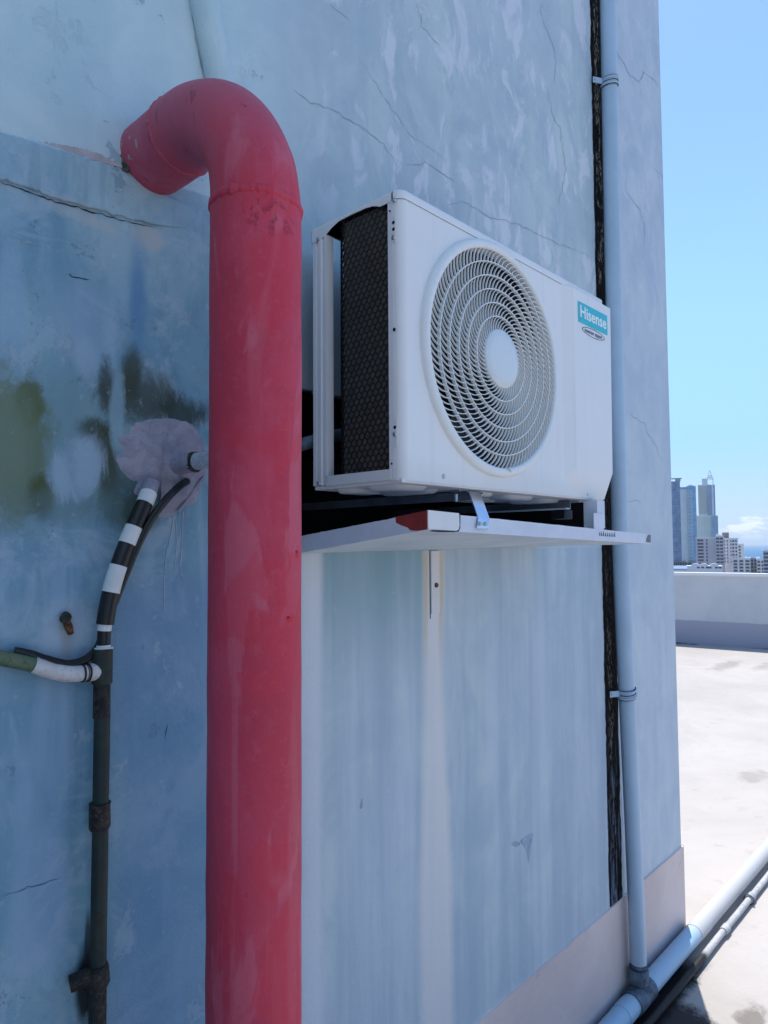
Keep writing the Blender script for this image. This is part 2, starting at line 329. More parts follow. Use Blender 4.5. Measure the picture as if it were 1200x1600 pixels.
def roof():
    g = G('roof_screed', .8, .15)
    n = g.noise(.9, 7, .62, .5); f = g.noise(9, 7, .7, .2); s = g.noise(1, 5, .6, .8, g.vec((.7, 1.8, 1), (3, 3, 0)))
    c = g.mix(g.ss(n, .35, .65), (.42, .385, .35), (.48, .44, .405))
    c = g.mix(g.mul(g.ss(f, .56, .72), .6), c, (.33, .31, .30))
    c = g.mix(g.mul(g.ss(g.noise(34, 6, .75), .60, .72), .35), c, (.26, .24, .22))
    c = g.mix(g.mul(g.ss(g.noise(.5, 6, .6, 1.5, g.vec((1, 1, 1), (8, 8, 0))), .52, .60), .25), c, (.36, .33, .31))
    c = g.mix(g.mul(g.ss(s, .67, .74), .5), c, (.28, .26, .25))
    dirt = g.mul(g.ss(g.noise(3.5, 6, .65, .6), .5, .62), 1.)
    def spot(px, py, rx, ry, amt, w=1.6):
        nonlocal c
        p = on_ground(px, py)
        a = g.math('DIVIDE', g.math('SUBTRACT', g.X, p.x), rx); b = g.math('DIVIDE', g.math('SUBTRACT', g.Y, p.y), ry)
        d = g.add(g.math('SQRT', g.add(g.mul(a, a), g.mul(b, b))), g.mul(g.math('SUBTRACT', f, .5), w))
        c = g.mix(g.mul(g.ss(d, 1.3, .5), amt), c, (.13, .11, .09))
    spot(1172, 1592, .085, .045, .7, 2.6); spot(1135, 1040, .5, .13, .35, 3.4); spot(1178, 1213, .16, .09, .3, 3.4); spot(1195, 1041, .4, .10, .3, 3.4)
    # black slime along the foot of the wall and pipes
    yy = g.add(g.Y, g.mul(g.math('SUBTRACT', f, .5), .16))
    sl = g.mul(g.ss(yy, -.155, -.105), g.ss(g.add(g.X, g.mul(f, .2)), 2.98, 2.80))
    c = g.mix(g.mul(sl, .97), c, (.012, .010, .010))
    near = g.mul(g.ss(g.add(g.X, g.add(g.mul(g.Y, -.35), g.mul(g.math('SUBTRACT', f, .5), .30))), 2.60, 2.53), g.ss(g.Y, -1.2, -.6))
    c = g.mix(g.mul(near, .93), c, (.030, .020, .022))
    # grime along the foot of the parapet
    p1 = on_ground(1057, 1003.6); pb = g.math('SUBTRACT', g.add(g.X, g.mul(g.math('SUBTRACT', g.Y, 3.2), .15)), 11.55)
    c = g.mix(g.mul(g.mul(g.ss(g.add(pb, g.mul(g.math('SUBTRACT', f, .5), .5)), -.22, -.05), g.ss(g.noise(1.3, 4, .6, 0, g.vec((1, 1, 1), (5, 1, 0))), .46, .56)), .9), c, (.03, .03, .03))
    return g.out(c, bump=g.add(f, g.noise(60, 5, .7)), bs=.4, bd=.006)
M['roof'] = roof()

def casing():
    g = G('white_powder_coat', .4, .42); n = g.noise(5, 6, .65, .4); v = g.noise(1, 5, .6, .1, g.vec((40, 40, 2.2))); f = g.noise(220, 3, .7)
    c = g.mix(g.ss(n, .35, .65), (.80, .78, .775), (.83, .81, .80))
    c = g.mix(g.mul(g.ss(v, .52, .72), .22), c, (.66, .64, .62)); c = g.mix(g.mul(g.ss(f, .64, .72), .3), c, (.58, .56, .53))
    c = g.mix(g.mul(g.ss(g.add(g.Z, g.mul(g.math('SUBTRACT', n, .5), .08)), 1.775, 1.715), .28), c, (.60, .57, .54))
    return g.out(c, rough=g.ss(n, .3, .7, .34, .5), bump=n, bs=.05, bd=.002)
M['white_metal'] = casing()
M['grille_white'] = simple('grille_plastic', (.80, .80, .79), .45, .4, var=.02, scale=8, bump=.03)
M['hub'] = simple('hub_cap_plastic', (.70, .73, .74), .3, .5, var=.02, scale=8, bump=.02)
M['dark_in'] = simple('dark_cavity', (.012, .012, .014), .8, .1)
M['fan'] = simple('fan_blade_plastic', (.035, .037, .042), .5, .3)
M['fin'] = simple('coil_fins', (.13, .105, .08), .5, .4, var=.25, scale=60)
M['mesh'] = simple('guard_mesh_plastic', (.010, .010, .011), .4, .4)
M['zinc'] = simple('zinc_strap', (.62, .66, .72), .22, .5, metal=1., var=.08, scale=20, bump=.05)
M['screw'] = simple('screw_metal', (.45, .47, .50), .3, .5, metal=.9)
M['teal'] = simple('teal_badge', (.02, .50, .58), .35, .4, var=.02)
M['badge_white'] = simple('badge_white_print', (.85, .88, .88), .4, .3, var=.01)
M['navy'] = simple('navy_print', (.03, .045, .12), .4, .3, var=.01)
M['tray'] = simple('tray_paint', (.66, .68, .76), .5, .35, var=.06, scale=12, bump=.2)
M['tray_under'] = simple('tray_underside_paint', (.62, .68, .72), .6, .25, var=.08, scale=8, bump=.2)
M['primer'] = simple('red_primer', (.26, .035, .03), .6, .25, var=.15)
M['rubber'] = simple('black_sleeve', (.012, .012, .014), .38, .45, var=.2)
M['band'] = simple('white_tape', (.75, .75, .75), .5, .3, var=.05)
M['arm'] = simple('bracket_steel', (.16, .17, .20), .5, .4, var=.15)
M['blue_pipe'] = simple('downpipe_paint', (.42, .54, .66), .42, .4, var=.06, scale=6, bump=.1)
M['socket'] = simple('pipe_socket_grime', (.10, .13, .17), .6, .3, var=.5, scale=30)
M['rust'] = simple('rusty_iron', (.16, .07, .035), .8, .2, var=.6, scale=90, bump=.8, bd=.003)
M['mortar_hole'] = simple('broken_mortar', (.16, .16, .15), .9, .1, var=.6, scale=60, bump=1, bd=.006)
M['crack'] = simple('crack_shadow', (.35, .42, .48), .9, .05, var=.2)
M['crack_soft'] = simple('faint_crack_stain', (.38, .44, .50), .9, .05, var=.15)
M['crack_dark'] = simple('crack_dark', (.035, .055, .085), .9, .05, var=.3)
def two(name, c1, c2, c3, sc_, rough=.55, z3=None):
    g = G(name, rough, .35); n = g.noise(sc_, 6, .65, .5); f = g.noise(sc_*5, 5, .7)
    c = g.mix(g.ss(n, .42, .6), c1, c2); c = g.mix(g.mul(g.ss(f, .52, .62), .7), c, c3)
    return g.out(c, bump=f, bs=.5, bd=.002)
M['green_pvc'] = two('old_green_conduit', (.016, .030, .031), (.030, .040, .030), (.03, .020, .013), 14)
M['green_light'] = two('green_hose', (.10, .16, .09), (.14, .18, .11), (.07, .08, .06), 20)
M['black_fit'] = two('sooty_fitting', (.012, .012, .012), (.04, .035, .03), (.10, .07, .05), 30, .7)
M['white_sleeve'] = two('white_sleeve', (.62, .58, .57), (.70, .67, .66), (.50, .46, .45), 26)
M['mortar'] = two('grey_mauve_mortar', (.30, .28, .35), (.36, .34, .41), (.24, .23, .30), 26, .8)
M['mortar_white'] = two('white_coated_mortar', (.50, .52, .58), (.40, .42, .50), (.30, .31, .37), 40, .7)
def gpipe():
    g = G('ground_pipe_paint', .45, .35); n = g.noise(5, 5, .6); f = g.noise(60, 5, .7)
    c = g.mix(g.ss(g.X, 2.85, 2.93), (.36, .52, .66), (.50, .485, .47)); c = g.mix(g.mul(g.ss(n, .45, .7), .3), c, (.45, .5, .56))  # bluer shaded stretch and greyer sunlit stretch painted into one pipe
    c = g.mix(g.mul(g.ss(f, .58, .7), .4), c, (.34, .34, .34)); return g.out(c, bump=f, bs=.2, bd=.001)
M['gpipe'] = gpipe()
def thinp():
    g = G('thin_ground_pipe', .6, .3); f = g.noise(50, 6, .7); n = g.noise(14, 5, .6)
    c = g.mix(g.ss(n, .42, .6), (.50, .49, .48), (.42, .42, .42)); c = g.mix(g.mul(g.ss(f, .52, .62), .6), c, (.25, .24, .23))
    c = g.mix(g.ss(g.add(g.X, g.mul(g.math('SUBTRACT', n, .5), .1)), 2.86, 2.80), c, (.02, .018, .016))
    return g.out(c, bump=f, bs=.5, bd=.002)
M['thin_pipe'] = thinp()

# ------------------------------------------------------------------ ground and far setting
mb = MB()
PA = on_ground(1057, 1003.6); PB = on_ground(1200, 1013.6)
pd = (PB-PA); pd.z = 0; pd.normalize(); pn = Vector((-pd.y, pd.x, 0))
if pn.x < 0: pn = -pn                       # pointing outward, away from the camera
q0 = PA-pd*16; q1 = PA+pd*22
mb.poly([(-7, -9, -.4), (q1.x, -9, -.4) if False else tuple(q1+pn*.2-Vector((0, 0, .4))), tuple(q0+pn*.2-Vector((0, 0, .4))), (-7, 14, -.4)], (0, 0, .4))
o = mb.build('roof_terrace', M['roof']); tag(o, kind='structure')

g_ = G('parapet_paint', .75, .2); n_ = g_.noise(1.2, 6, .6, .3); f_ = g_.noise(14, 6, .65)
c_ = g_.mix(g_.ss(n_, .35, .65), (.50, .53, .55), (.58, .59, .60))
c_ = g_.mix(g_.mul(g_.ss(g_.noise(1, 4, .6, .2, g_.vec((2.2, 2.2, .35))), .52, .68), .4), c_, (.62, .62, .60))
c_ = g_.mix(g_.ss(g_.add(g_.Z, g_.mul(g_.math('SUBTRACT', f_, .5), .03)), .375, .365), c_, (.37, .37, .43))
c_ = g_.mix(g_.ss(g_.Z, 1.085, 1.10), c_, (.78, .78, .78))
M['parapet'] = g_.out(c_, bump=f_, bs=.3, bd=.004)
par = empty('parapet_wall', PA)
tag(par, 'low pale grey roof parapet with darker skirting band in front of the city', 'wall')
def P3(p): return Vector(p)-PA
mb = MB(); mb.poly([P3(q0), P3(q1), P3(q1+pn*.16), P3(q0+pn*.16)], (0, 0, 1.10)); mb.build('wall_body', M['parapet'], par)
mb = MB(); a, b = q0-pn*.025, q1-pn*.025
mb.poly([P3(a)+Vector((0, 0, 1.102)), P3(b)+Vector((0, 0, 1.102)), P3(b+pn*.21)+Vector((0, 0, 1.102)), P3(a+pn*.21)+Vector((0, 0, 1.102))], (0, 0, .04))
mb.build('coping', M['parapet'], par, bevel=.008)

SEA = -62.
g_ = G('sea_water', .7, .1); c_ = g_.mix(g_.noise(.002, 4, .6), (.015, .11, .24), (.03, .17, .32))
M['sea'] = g_.out(c_, bump=g_.noise(.05, 5, .6), bs=.3, bd=1.)
mb = MB(); R_ = 60000.; mb.add([(R_*cos(i*pi/24), R_*sin(i*pi/24), SEA) for i in range(48)], [tuple(range(48))])
tag(mb.build('sea', M['sea']), kind='structure')
M['land'] = simple('city_ground', (.14, .14, .13), .9, .1, var=.5, scale=.02, bump=.2)
HX = Vector((RT.x, RT.y, 0)).normalized(); HF = Vector((_fw.x, _fw.y, 0)).normalized()
def cp(x, depth, z): p = CAM+HX*x+HF*depth; return Vector((p.x, p.y, z))
mb = MB()
pts = []
for i in range(40):
    x = -2600+i*135
    d = 1900 if x < 560 else (1500 if x < 700 else 1300)
    pts.append(cp(x, d+60*sin(i*1.7), SEA+.8))
pts = [cp(-2600, -900, SEA+.8), ]+pts+[cp(2665, -900, SEA+.8)]
mb.poly(pts, (0, 0, 1.2)); tag(mb.build('city_ground', M['land']), kind='structure')

CITY_ROT = math.atan2(HX.y, HX.x)
def bpt(px, py, depth):
    """local frame: x to the right, y away, z up, origin at the base centre line"""
    q = CAM+_ray(px, py)*(depth/F); return q
def tower_mat(name, wall, glass, rough=.5):
    return simple(name, wall, rough, .3, var=.06, scale=.05, bump=.0)
C_ = dict(  # tower facade colours lightened to stand in for haze and sunlit fronts
    tan=simple('tan_window_band', (.58, .54, .48), .5, .3, bump=0),
    beige=simple('beige_facade', (.85, .80, .68), .7, .2, var=.05, scale=.05, bump=0),
    pale=simple('pale_facade', (.80, .77, .74), .7, .2, var=.05, scale=.05, bump=0),
    white=simple('white_facade', (.82, .80, .80), .7, .2, var=.06, scale=.05, bump=0),
    mauve=simple('mauve_facade', (.62, .57, .60), .7, .2, var=.06, scale=.05, bump=0),
    glass=simple('blue_glass_facade', (.20, .40, .56), .3, .6, var=.2, scale=.08, bump=0),
    glassd=simple('dark_blue_glass_facade', (.10, .24, .42), .3, .6, var=.4, scale=.08, bump=0),
    win=simple('far_window_glass', (.10, .11, .15), .25, .5, var=.3, scale=.3, bump=0),
    blueg=simple('grey_blue_facade', (.34, .38, .48), .6, .3, var=.1, scale=.05, bump=0),
    brown=simple('brown_rooftop_tank', (.34, .24, .20), .8, .1, var=.1, scale=.1, bump=0),
    roofb=simple('blue_sheet_roof', (.05, .16, .34), .5, .3, var=.1, scale=.1, bump=0),
    leaf=simple('far_foliage', (.035, .06, .04), .8, .1, var=.5, scale=.3, bump=0))

def building(px0, px1, pytop, depth, name, label, cat='building', base=None):
    """returns (empty, W, H, unit metres per source pixel); local x=0 at left face, y=0 front, z=0 base"""
    u = depth/F
    p0 = far(px0, pytop, depth)
    pm = far((px0+px1)/2, pytop, depth)-CAM; th = math.atan2(pm.y, pm.x); dth = math.atan(((px0+px1)/2-600)/F)
    e = empty(name, (p0.x, p0.y, SEA+2), th-pi/2)
    tag(e, label, cat)
    W = (px1-px0)*u*cos(dth); H = p0.z-(SEA+2)
    return e, W, H, u
# --- left dark glass tower
e, W, H, u = building(1045, 1062, 748, 1450, 'glass_tower', 'dark blue glass high-rise partly hidden behind the corner of the wall', 'tower')
mb = MB(); mb.box(0, W, 0, 26, 0, H-6); mb.build('tower_body', C_['glassd'], e)
mb = MB(); mb.box(W*.58, W+1.5, -1, 8, H-6, H-1); mb.build('penthouse', C_['blueg'], e)
mb = MB(); mb.box(0, W+4, -2, 10, H-.8, H+.6); mb.build('roof_canopy', C_['blueg'], e)
mb = MB()
for k in range(60):
    z = 4+k*(H-10)/60; mb.box(-.5, W*.45, -.7, 0, z, z+.8); mb.box(W*.62, W+.4, -.7, 0, z, z+.7)
mb.build('floor_slab', C_['blueg'], e, kind='stuff')
# --- second tower: white flank, glass bay
e, W, H, u = building(1061, 1087, 760, 1500, 'white_and_glass_tower', 'high-rise with a blank white flank and a rounded blue glass bay', 'tower')
s = W/26.
mb = MB(); mb.box(0, 12*s, 4, 30, 0, H-6); mb.build('white_flank', C_['pale'], e)
mb = MB(); mb.box(0, 12*s, 3.5, 30, H-6, H-1.5); mb.build('top_storey', C_['blueg'], e)
arc = [(11.5*s, 6)]+[(11.5*s+(1-cos(t*pi/10))*.5*14.5*s, 3-sin(t*pi/10)*6) for t in range(11)]+[(26*s, 30), (11.5*s, 30)]
mb = MB(); mb.poly([(x, y, 0) for x, y in arc], (0, 0, H)); mb.build('glass_bay', C_['glass'], e)
mb = MB()
for k in range(58):
    z = 4+k*(H-12)/58
    mb.poly([(11.4*s+(1-cos(t*pi/10))*.5*11.5*s, 2.2-sin(t*pi/10)*6, z) for t in range(11)]+[(23*s, 4, z), (12*s, 4, z)], (0, 0, 1.15))
mb.build('balcony_slab', C_['pale'], e, kind='stuff')
arc2 = [((18+4.5*cos(t*pi/8))*s, 8, H+3.6*sin(t*pi/8)) for t in range(9)]
mb = MB(); mb.poly(arc2, (0, 12, 0)); mb.build('crown', C_['pale'], e)
# --- third tower: beige, stepped, with a spire
e, W, H, u = building(1087, 1121, 757, 1550, 'spired_tower', 'stepped beige high-rise with an open pyramid spire on its roof', 'tower')
u = W/31.
Hm = H-(806-757)*u*1.0
mb = MB(); mb.box(0, 24*u, 0, 34, 0, Hm); mb.build('lower_block', C_['beige'], e)
mb = MB(); mb.box(21*u, 30*u, -3, 30, 0, Hm-1); mb.build('lower_glass_bay', C_['glass'], e)
mb = MB(); mb.box(3*u, 20*u, 3, 30, Hm, H-1); mb.build('upper_block', C_['beige'], e)
mb = MB(); mb.box(16*u, 27*u, 1, 28, Hm-1, H-2); mb.build('upper_glass_bay', C_['blueg'], e)
mb = MB(); mb.box(22.5*u, 25*u, .2, 1, Hm-1, H-2); mb.build('white_pier', C_['white'], e)
mb = MB(); mb.box(9*u, 17*u, 6, 22, H-1, H+9*u); mb.build('lift_tower', C_['pale'], e)
mb = MB()
cx_, zt = 20.5*u, H+8*u
for dx in (-4.2, 4.2):
    for dy in (6, 16):
        mb.tube([(cx_+dx*u, dy, H-2), (cx_+dx*u, dy, zt)], .8, 6)
        mb.tube([(cx_+dx*u, dy, zt), (cx_, 11, zt+14*u)], .7, 6)
for zz, kk in ((zt, 5.2), (zt+2.6*u, 3.9), (zt+5*u, 2.9)):
    mb.box(cx_-kk*u, cx_+kk*u, 5, 17, zz, zz+.8*u)
mb.build('spire_frame', C_['white'], e)
mb = MB()
for k in range(42):
    z = Hm+3+k*(H-Hm-6)/42
    mb.box(3*u, 15.5*u, 2.5, 3, z, z+1.3)
for k in range(44):
    z = 6+k*(Hm-8)/44
    for j in range(9): mb.box((1.2+j*2.2)*u, (2.2+j*2.2)*u, -.3, 0, z, z+1.7)
    mb.box(21*u, 30*u, -3.3, -3, z+2, z+2.7)
mb.build('window_band', C_['tan'], e, kind='stuff')

def flats(px0, px1, pytop, depth, name, label, mat, cols, rows, depthm=18, winmat='win', dz=3.05, x_in=1., stuff_cols=None):
    e, W, H, u = building(px0, px1, pytop, depth, name, label)
    mb = MB(); mb.box(0, W, 0, depthm, 0, H); mb.build('wall', C_[mat], e)
    mb = MB(); mb.box(-.3, W+.3, -.3, .4, H-.2, H+.8); mb.box(-.3, .4, .4, depthm, H-.2, H+.8); mb.box(W-.4, W+.3, .4, depthm, H-.2, H+.8); mb.build('roof_edge', C_['white'], e)
    mb = MB()
    for r_ in range(rows):
        z = H-2.6-r_*dz
        for (a, b) in cols:
            mb.box(a*W, b*W, -.12, .3, z, z+1.45)
            mb.box(a*W-.2, b*W+.2, -.5, -.02, z-.35, z-.05)
    mb.build('window', C_[winmat], e, kind='stuff')
    return e, W, H
flats(1087, 1131, 841, 640, 'apartment_block', 'wide grey-white apartment block with dark recessed balconies below the towers', 'mauve',
      [(.06, .27), (.36, .41)], 8)
e, W, H = flats(1118, 1130, 838, 625, 'balcony_wing', 'narrow mauve block with stacked dark balconies right of the wide apartment block', 'mauve', [(.06, .45), (.55, .95)], 8)
mb = MB(); mb.box(.1*W, .6*W, 3, 8, H, H+2.2); mb.build('tank_room', C_['white'], e)
e, W, H = flats(1129, 1153, 842, 650, 'white_apartment_block', 'white apartment block with small square windows and a brown tank room on top', 'white',
      [(.06, .15), (.27, .33), (.50, .56), (.62, .74), (.82, .92)], 7, dz=3.2)
mb = MB(); mb.box(-.02*W, .42*W, 2, 9, H+.85, H+6); mb.build('tank_room', C_['brown'], e)
flats(1152, 1162, 851, 680, 'low_annex', 'lower pale annex stepping down beside the white apartment block', 'pale', [(.2, .5)], 4)
flats(1143, 1172, 873, 610, 'old_terrace_block', 'low tan block with a white roof edge nearest the parapet', 'pale', [(.1, .3), (.42, .62), (.74, .95)], 5, dz=2.8)
flats(1165, 1186, 872, 620, 'low_pink_block', 'low pinkish block with small shaded windows beside the tan block', 'mauve', [(.08, .3), (.4, .55), (.65, .9)], 4)
flats(1182, 1204, 874, 600, 'low_brown_block', 'low brownish block at the right edge under the sea', 'pale', [(.05, .25), (.35, .6), (.7, .95)], 4)
e, W, H = flats(1192, 1215, 861, 560, 'seaside_block', 'grey block with open floors in front of the sea at the right edge', 'mauve', [(.05, .95)], 6)
e, W, H, u = building(1072, 1128, 884, 560, 'domed_market_hall', 'long low white hall with rounded canopies along its roof')
mb = MB(); mb.box(0, W, 0, 15, 0, H); mb.build('wall', C_['white'], e)
for cx2 in (.27, .5, .78):
    mb = MB(); mb.poly([(cx2*W+3.2*cos(t*pi/8), 0, H+1.9*sin(t*pi/8)) for t in range(9)], (0, 6, 0)); mb.build('canopy', C_['white'], e)
mb = MB()
for a in (.3, .42, .55, .62, .8, .9): mb.box(a*W, a*W+2.2, -.15, .1, H-2, H-.7)
mb.build('window', C_['win'], e, kind='stuff')
e, W, H, u = building(1052, 1073, 885, 500, 'blue_roofed_shed', 'low shed with a blue sheet roof beside the corner of the wall')
mb = MB(); mb.box(0, W, 0, 10, 0, H-2); mb.build('wall', C_['white'], e)
mb = MB(); mb.poly([(-.3, -.5, H-2), (W+.3, -.5, H-2), (W+.3, 5, H+.2), (-.3, 5, H+.2)], (0, 0, .3)); mb.build('roof', C_['roofb'], e)
mb = MB(); rng = random.Random(3)
for k in range(26):
    px = 1048+rng.random()*42; q = far(px, 878+rng.random()*8, 900); r0 = 4+rng.random()*4
    for j in range(60):
        d = Vector((rng.gauss(0, 1), rng.gauss(0, 1), rng.gauss(0, .7)))*r0*.5; c0 = q+d
        a = Vector((rng.uniform(-1, 1), rng.uniform(-1, 1), rng.uniform(-1, 1))); b = Vector((rng.uniform(-1, 1), rng.uniform(-1, 1), rng.uniform(-1, 1)))
        mb.add([c0, c0+a, c0+b], [(0, 1, 2)])
    mb.tube([(q.x, q.y, SEA+2), (q.x, q.y, q.z)], .5, 5)
tag(mb.build('tree_mass', C_['leaf'], fix=False), 'dark clump of trees at the foot of the glass towers', 'trees', kind='stuff')

# ------------------------------------------------------------------ the wall
WX0, WX1, WH = -3.2, 2.93, 6.0
JX0, JX1 = 2.276, 2.350
HX0, HX1, HZ0, HZ1 = .80, 2.250, 1.600, 1.93       # dark opening behind the unit
wall = empty('painted_wall', (0, 0, 0))
tag(wall, 'weathered blue rendered wall with streaks, cracks and a black vertical joint', 'wall')
mb = MB()
T = .22
mb.box(WX0, HX0, 0, T, 0, WH); mb.box(HX1, JX0+.006, 0, T, 0, WH)
mb.box(HX0, HX1, 0, T, 0, HZ0); mb.box(HX0, HX1, 0, T, HZ1, WH)
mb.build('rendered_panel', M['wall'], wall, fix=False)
mb = MB(); mb.box(JX1-.006, WX1, 0, T, 0, WH); mb.box(WX1-T, WX1-.0, T, 4.2, 0, WH); mb.box(WX0, WX0+T, T, 4.2, 0, WH); mb.box(WX0, WX1, 4.2, 4.4, 0, WH); mb.box(WX0, WX1, T, 4.2, WH-.25, WH-.02)
mb.build('corner_pillar', M['wall'], wall, bevel=.006, fix=False)
mb = MB(); mb.box(-1.0, -.78, -3.4, -.001, 0, WH); mb.build('return_wall', M['wall'], wall)  # unseen wall added beyond the left edge to darken that side
mb = MB(); mb.box(JX0-.0, JX1+.0, .03, T-.002, 0, WH); mb.build('joint_backing', M['dark_in'], wall)
# hole box behind
mb = MB(); D2 = .9
HX0, HX1, HZ0, HZ1 = HX0+.003, HX1-.003, HZ0+.003, HZ1-.003
TT = .012
mb.add([(HX0, TT, HZ0), (HX1, TT, HZ0), (HX1, TT, HZ1), (HX0, TT, HZ1), (HX0, D2, HZ0), (HX1, D2, HZ0), (HX1, D2, HZ1), (HX0, D2, HZ1)], [(0, 1, 5, 4), (1, 2, 6, 5), (2, 3, 7, 6), (3, 0, 4, 7), (4, 5, 6, 7)])
mb.build('opening_lining', M['dark_in'], wall)
bpy.data.objects['joint_backing'].hide_render = False
# joint filler with ragged edges
mb = MB(); rows = []
N = 900
for i in range(N+1):
    z = .36+i*(WH-.36)/N; row = []
    el = JX0+.006*mn.noise(Vector((z*9, 0, 0)))+.004*mn.noise(Vector((z*40, 3, 0)))-.004
    er = JX1+.018+.006*mn.noise(Vector((z*8, 7, 0)))+.004*mn.noise(Vector((z*37, 9, 0)))+.004
    for k in range(9):
        t = k/8; x = el+(er-el)*t
        y = -.0012 if k in (0, 8) else .010*sin(pi*t)+.006*mn.noise(Vector((x*60, z*14, 2)))+.005*mn.noise(Vector((x*120, z*60, 5)))-.002
        y = min(y, -.0012)-.001 if k not in (0, 8) else -.001
        row.append((x, y, z))
    rows.append(row)
mb.grid(rows); mb.build('joint_filler', M['tar'], wall)
# skirting band
mb = MB(); rows_t = []
n = 160
top = [(WX0+(WX1+.005-WX0)*i/n, .372+.006*mn.noise(Vector((i*.7, 0, 1)))) for i in range(n+1)]
mb.grid([[(x, -.006, 0) for x, z in top], [(x, -.006, z-.003) for x, z in top], [(x, .001, z) for x, z in top]], False)
mb.grid([[(WX1+.006, -.006, 0), (WX1+.006, 4.2, 0)], [(WX1+.006, -.006, .372), (WX1+.006, 4.2, .372)]], False)
mb.build('skirting_band', M['skirt'], wall)
# plaster band with a curled lower lip (upper left)
tp = [(-60, 190), (0, 208), (60, 222), (120, 243), (180, 262), (225, 285), (262, 305), (300, 322)]
bt = [(-60, 268), (0, 283), (40, 293), (75, 308), (140, 326), (190, 340), (245, 353), (290, 356)]
def interp(L, t):
    q = t*(len(L)-1); i = min(int(q), len(L)-2); f = q-i
    return L[i][0]+(L[i+1][0]-L[i][0])*f, L[i][1]+(L[i+1][1]-L[i][1])*f
mb = MB(); cols = []
for i in range(161):
    t = i/160; a = on_wall(*interp(tp, t)); b = on_wall(*interp(bt, t))
    fade = 1-max(0, (t-.80)/.2)
    a.z += .0035*mn.noise(Vector((t*40, 1, 0)))+.0015*mn.noise(Vector((t*120, 2, 0))); b.z += .004*mn.noise(Vector((t*26, 5, 0)))+.0015*mn.noise(Vector((t*110, 2, 9)))
    th = (.004+.0035*(mn.noise(Vector((t*9, 3, 3)))+.5))*fade
    col = [(a.x, .001, a.z+.001), (a.x, -.0022*fade-.0002, a.z)]
    for k in range(1, 8):
        s_ = k/8; p = a.lerp(b, s_); col.append((p.x, -.0022*fade-.0002-(th-.002)*s_*s_, p.z))
    col += [(b.x, -th-.0003, b.z+.002), (b.x, -th*.9-.0002, b.z), (b.x, .001, b.z+.0006)]
    cols.append(col)
mb.grid(cols); mb.build('plaster_band', M['wall'], wall, label='slightly raised plaster band with a curled broken lower lip')
# pinkish bare mortar edge over the band
mb = MB(); e1 = [(70, 222), (110, 235), (150, 246), (192, 258)]; rows = []
for i in range(41):
    t = i/40; a = on_wall(*interp(e1, t)); w = .009*sin(pi*min(1, t*1.1))*(.4+t)
    a2 = a.copy(); a2.z += w+.004*mn.noise(Vector((t*30, 0, 0)))
    rows.append([(a.x, -.0016, a.z-.006), (a2.x, -.0010, a2.z)])
mb.grid(rows); mb.build('bare_mortar_edge', simple('bare_pink_mortar', (.45, .40, .42), .8, .1, var=.15), wall)

# cracks and one painted shadow gap: ribbons
rc = random.Random(11)
def crack_or_shade(pts, w=1.4, mat='crack', rough=3.2):
    mb = MB(); P_ = []
    for i in range(len(pts)-1):
        (x0, y0), (x1, y1) = pts[i], pts[i+1]; L = math.hypot(x1-x0, y1-y0); n = max(2, int(L/6))
        for k in range(n):
            t = k/n; nx, ny = -(y1-y0)/L, (x1-x0)/L; j = rc.gauss(0, rough*.35)
            P_.append((x0+(x1-x0)*t+nx*j, y0+(y1-y0)*t+ny*j))
    P_.append(pts[-1]); rows = []
    for i, p in enumerate(P_):
        t = i/(len(P_)-1); a = on_wall(*p, -.0009); b = on_wall(*P_[min(i+1, len(P_)-1)], -.0009); c0 = on_wall(*P_[max(i-1, 0)], -.0009)
        d = (b-c0); d.normalize(); nrm = Vector((-d.z, 0, d.x))
        ww = w*.0007*(.35+.9*rc.random())*(sin(pi*min(1, max(.06, t*1.0)))**.5+.15)
        rows.append([a+nrm*ww, a-nrm*ww])
    mb.grid(rows, False); return mb.build('crack', M[mat], wall)
crack_or_shade([(560, 88), (600, 150), (640, 210), (690, 245), (706, 262)], 1.0, 'crack_soft')
crack_or_shade([(460, 140), (486, 160), (520, 170), (575, 205), (600, 225), (622, 262), (616, 275)], 1.6)
crack_or_shade([(636, 258), (664, 254), (700, 276), (710, 284)], 1.8)
crack_or_shade([(700, 320), (728, 316), (760, 338), (785, 345), (812, 352), (840, 366), (870, 380), (905, 392), (928, 404)], 1.7)
crack_or_shade([(848, 5), (846, 26), (860, 60), (868, 90), (866, 130)], 2.2)
crack_or_shade([(854, 140), (862, 175), (875, 200), (884, 262), (878, 300), (872, 325)], 2.0)
crack_or_shade([(652, 5), (660, 40), (680, 66), (692, 76)], 1.6)
crack_or_shade([(515, 5), (545, 30)], 1.5)
crack_or_shade([(962, 80), (975, 100), (985, 118), (1000, 128), (1006, 112), (1020, 125), (1034, 142)], 3.0, 'crack_soft')
crack_or_shade([(980, 275), (978, 300), (998, 322), (1006, 350), (1008, 388)], 2.2, 'crack_soft')
crack_or_shade([(1020, 262), (1034, 276), (1037, 284)], 2.5, 'crack_soft')
crack_or_shade([(978, 782), (995, 782), (1004, 790)], 1.8); crack_or_shade([(976, 640), (1005, 662), (1020, 690), (1038, 724)], 1.6)
crack_or_shade([(1001, 127), (1002, 155)], 2, 'crack_soft')
crack_or_shade([(0, 212), (18, 238), (35, 262), (33, 282)], 1.1, 'crack_dark')
crack_or_shade([(2, 285), (40, 298), (75, 311), (140, 330), (190, 344), (240, 355)], 1.5, 'crack_dark', 2)
crack_or_shade([(108, 428), (112, 432), (140, 437)], 1.6, 'crack_dark', 1)
crack_or_shade([(296, 0), (300, 20), (306, 60), (313, 95), (320, 128)], 1.8, 'crack', .5)  # dark ribbon painting the shadow gap along the leaning conduit
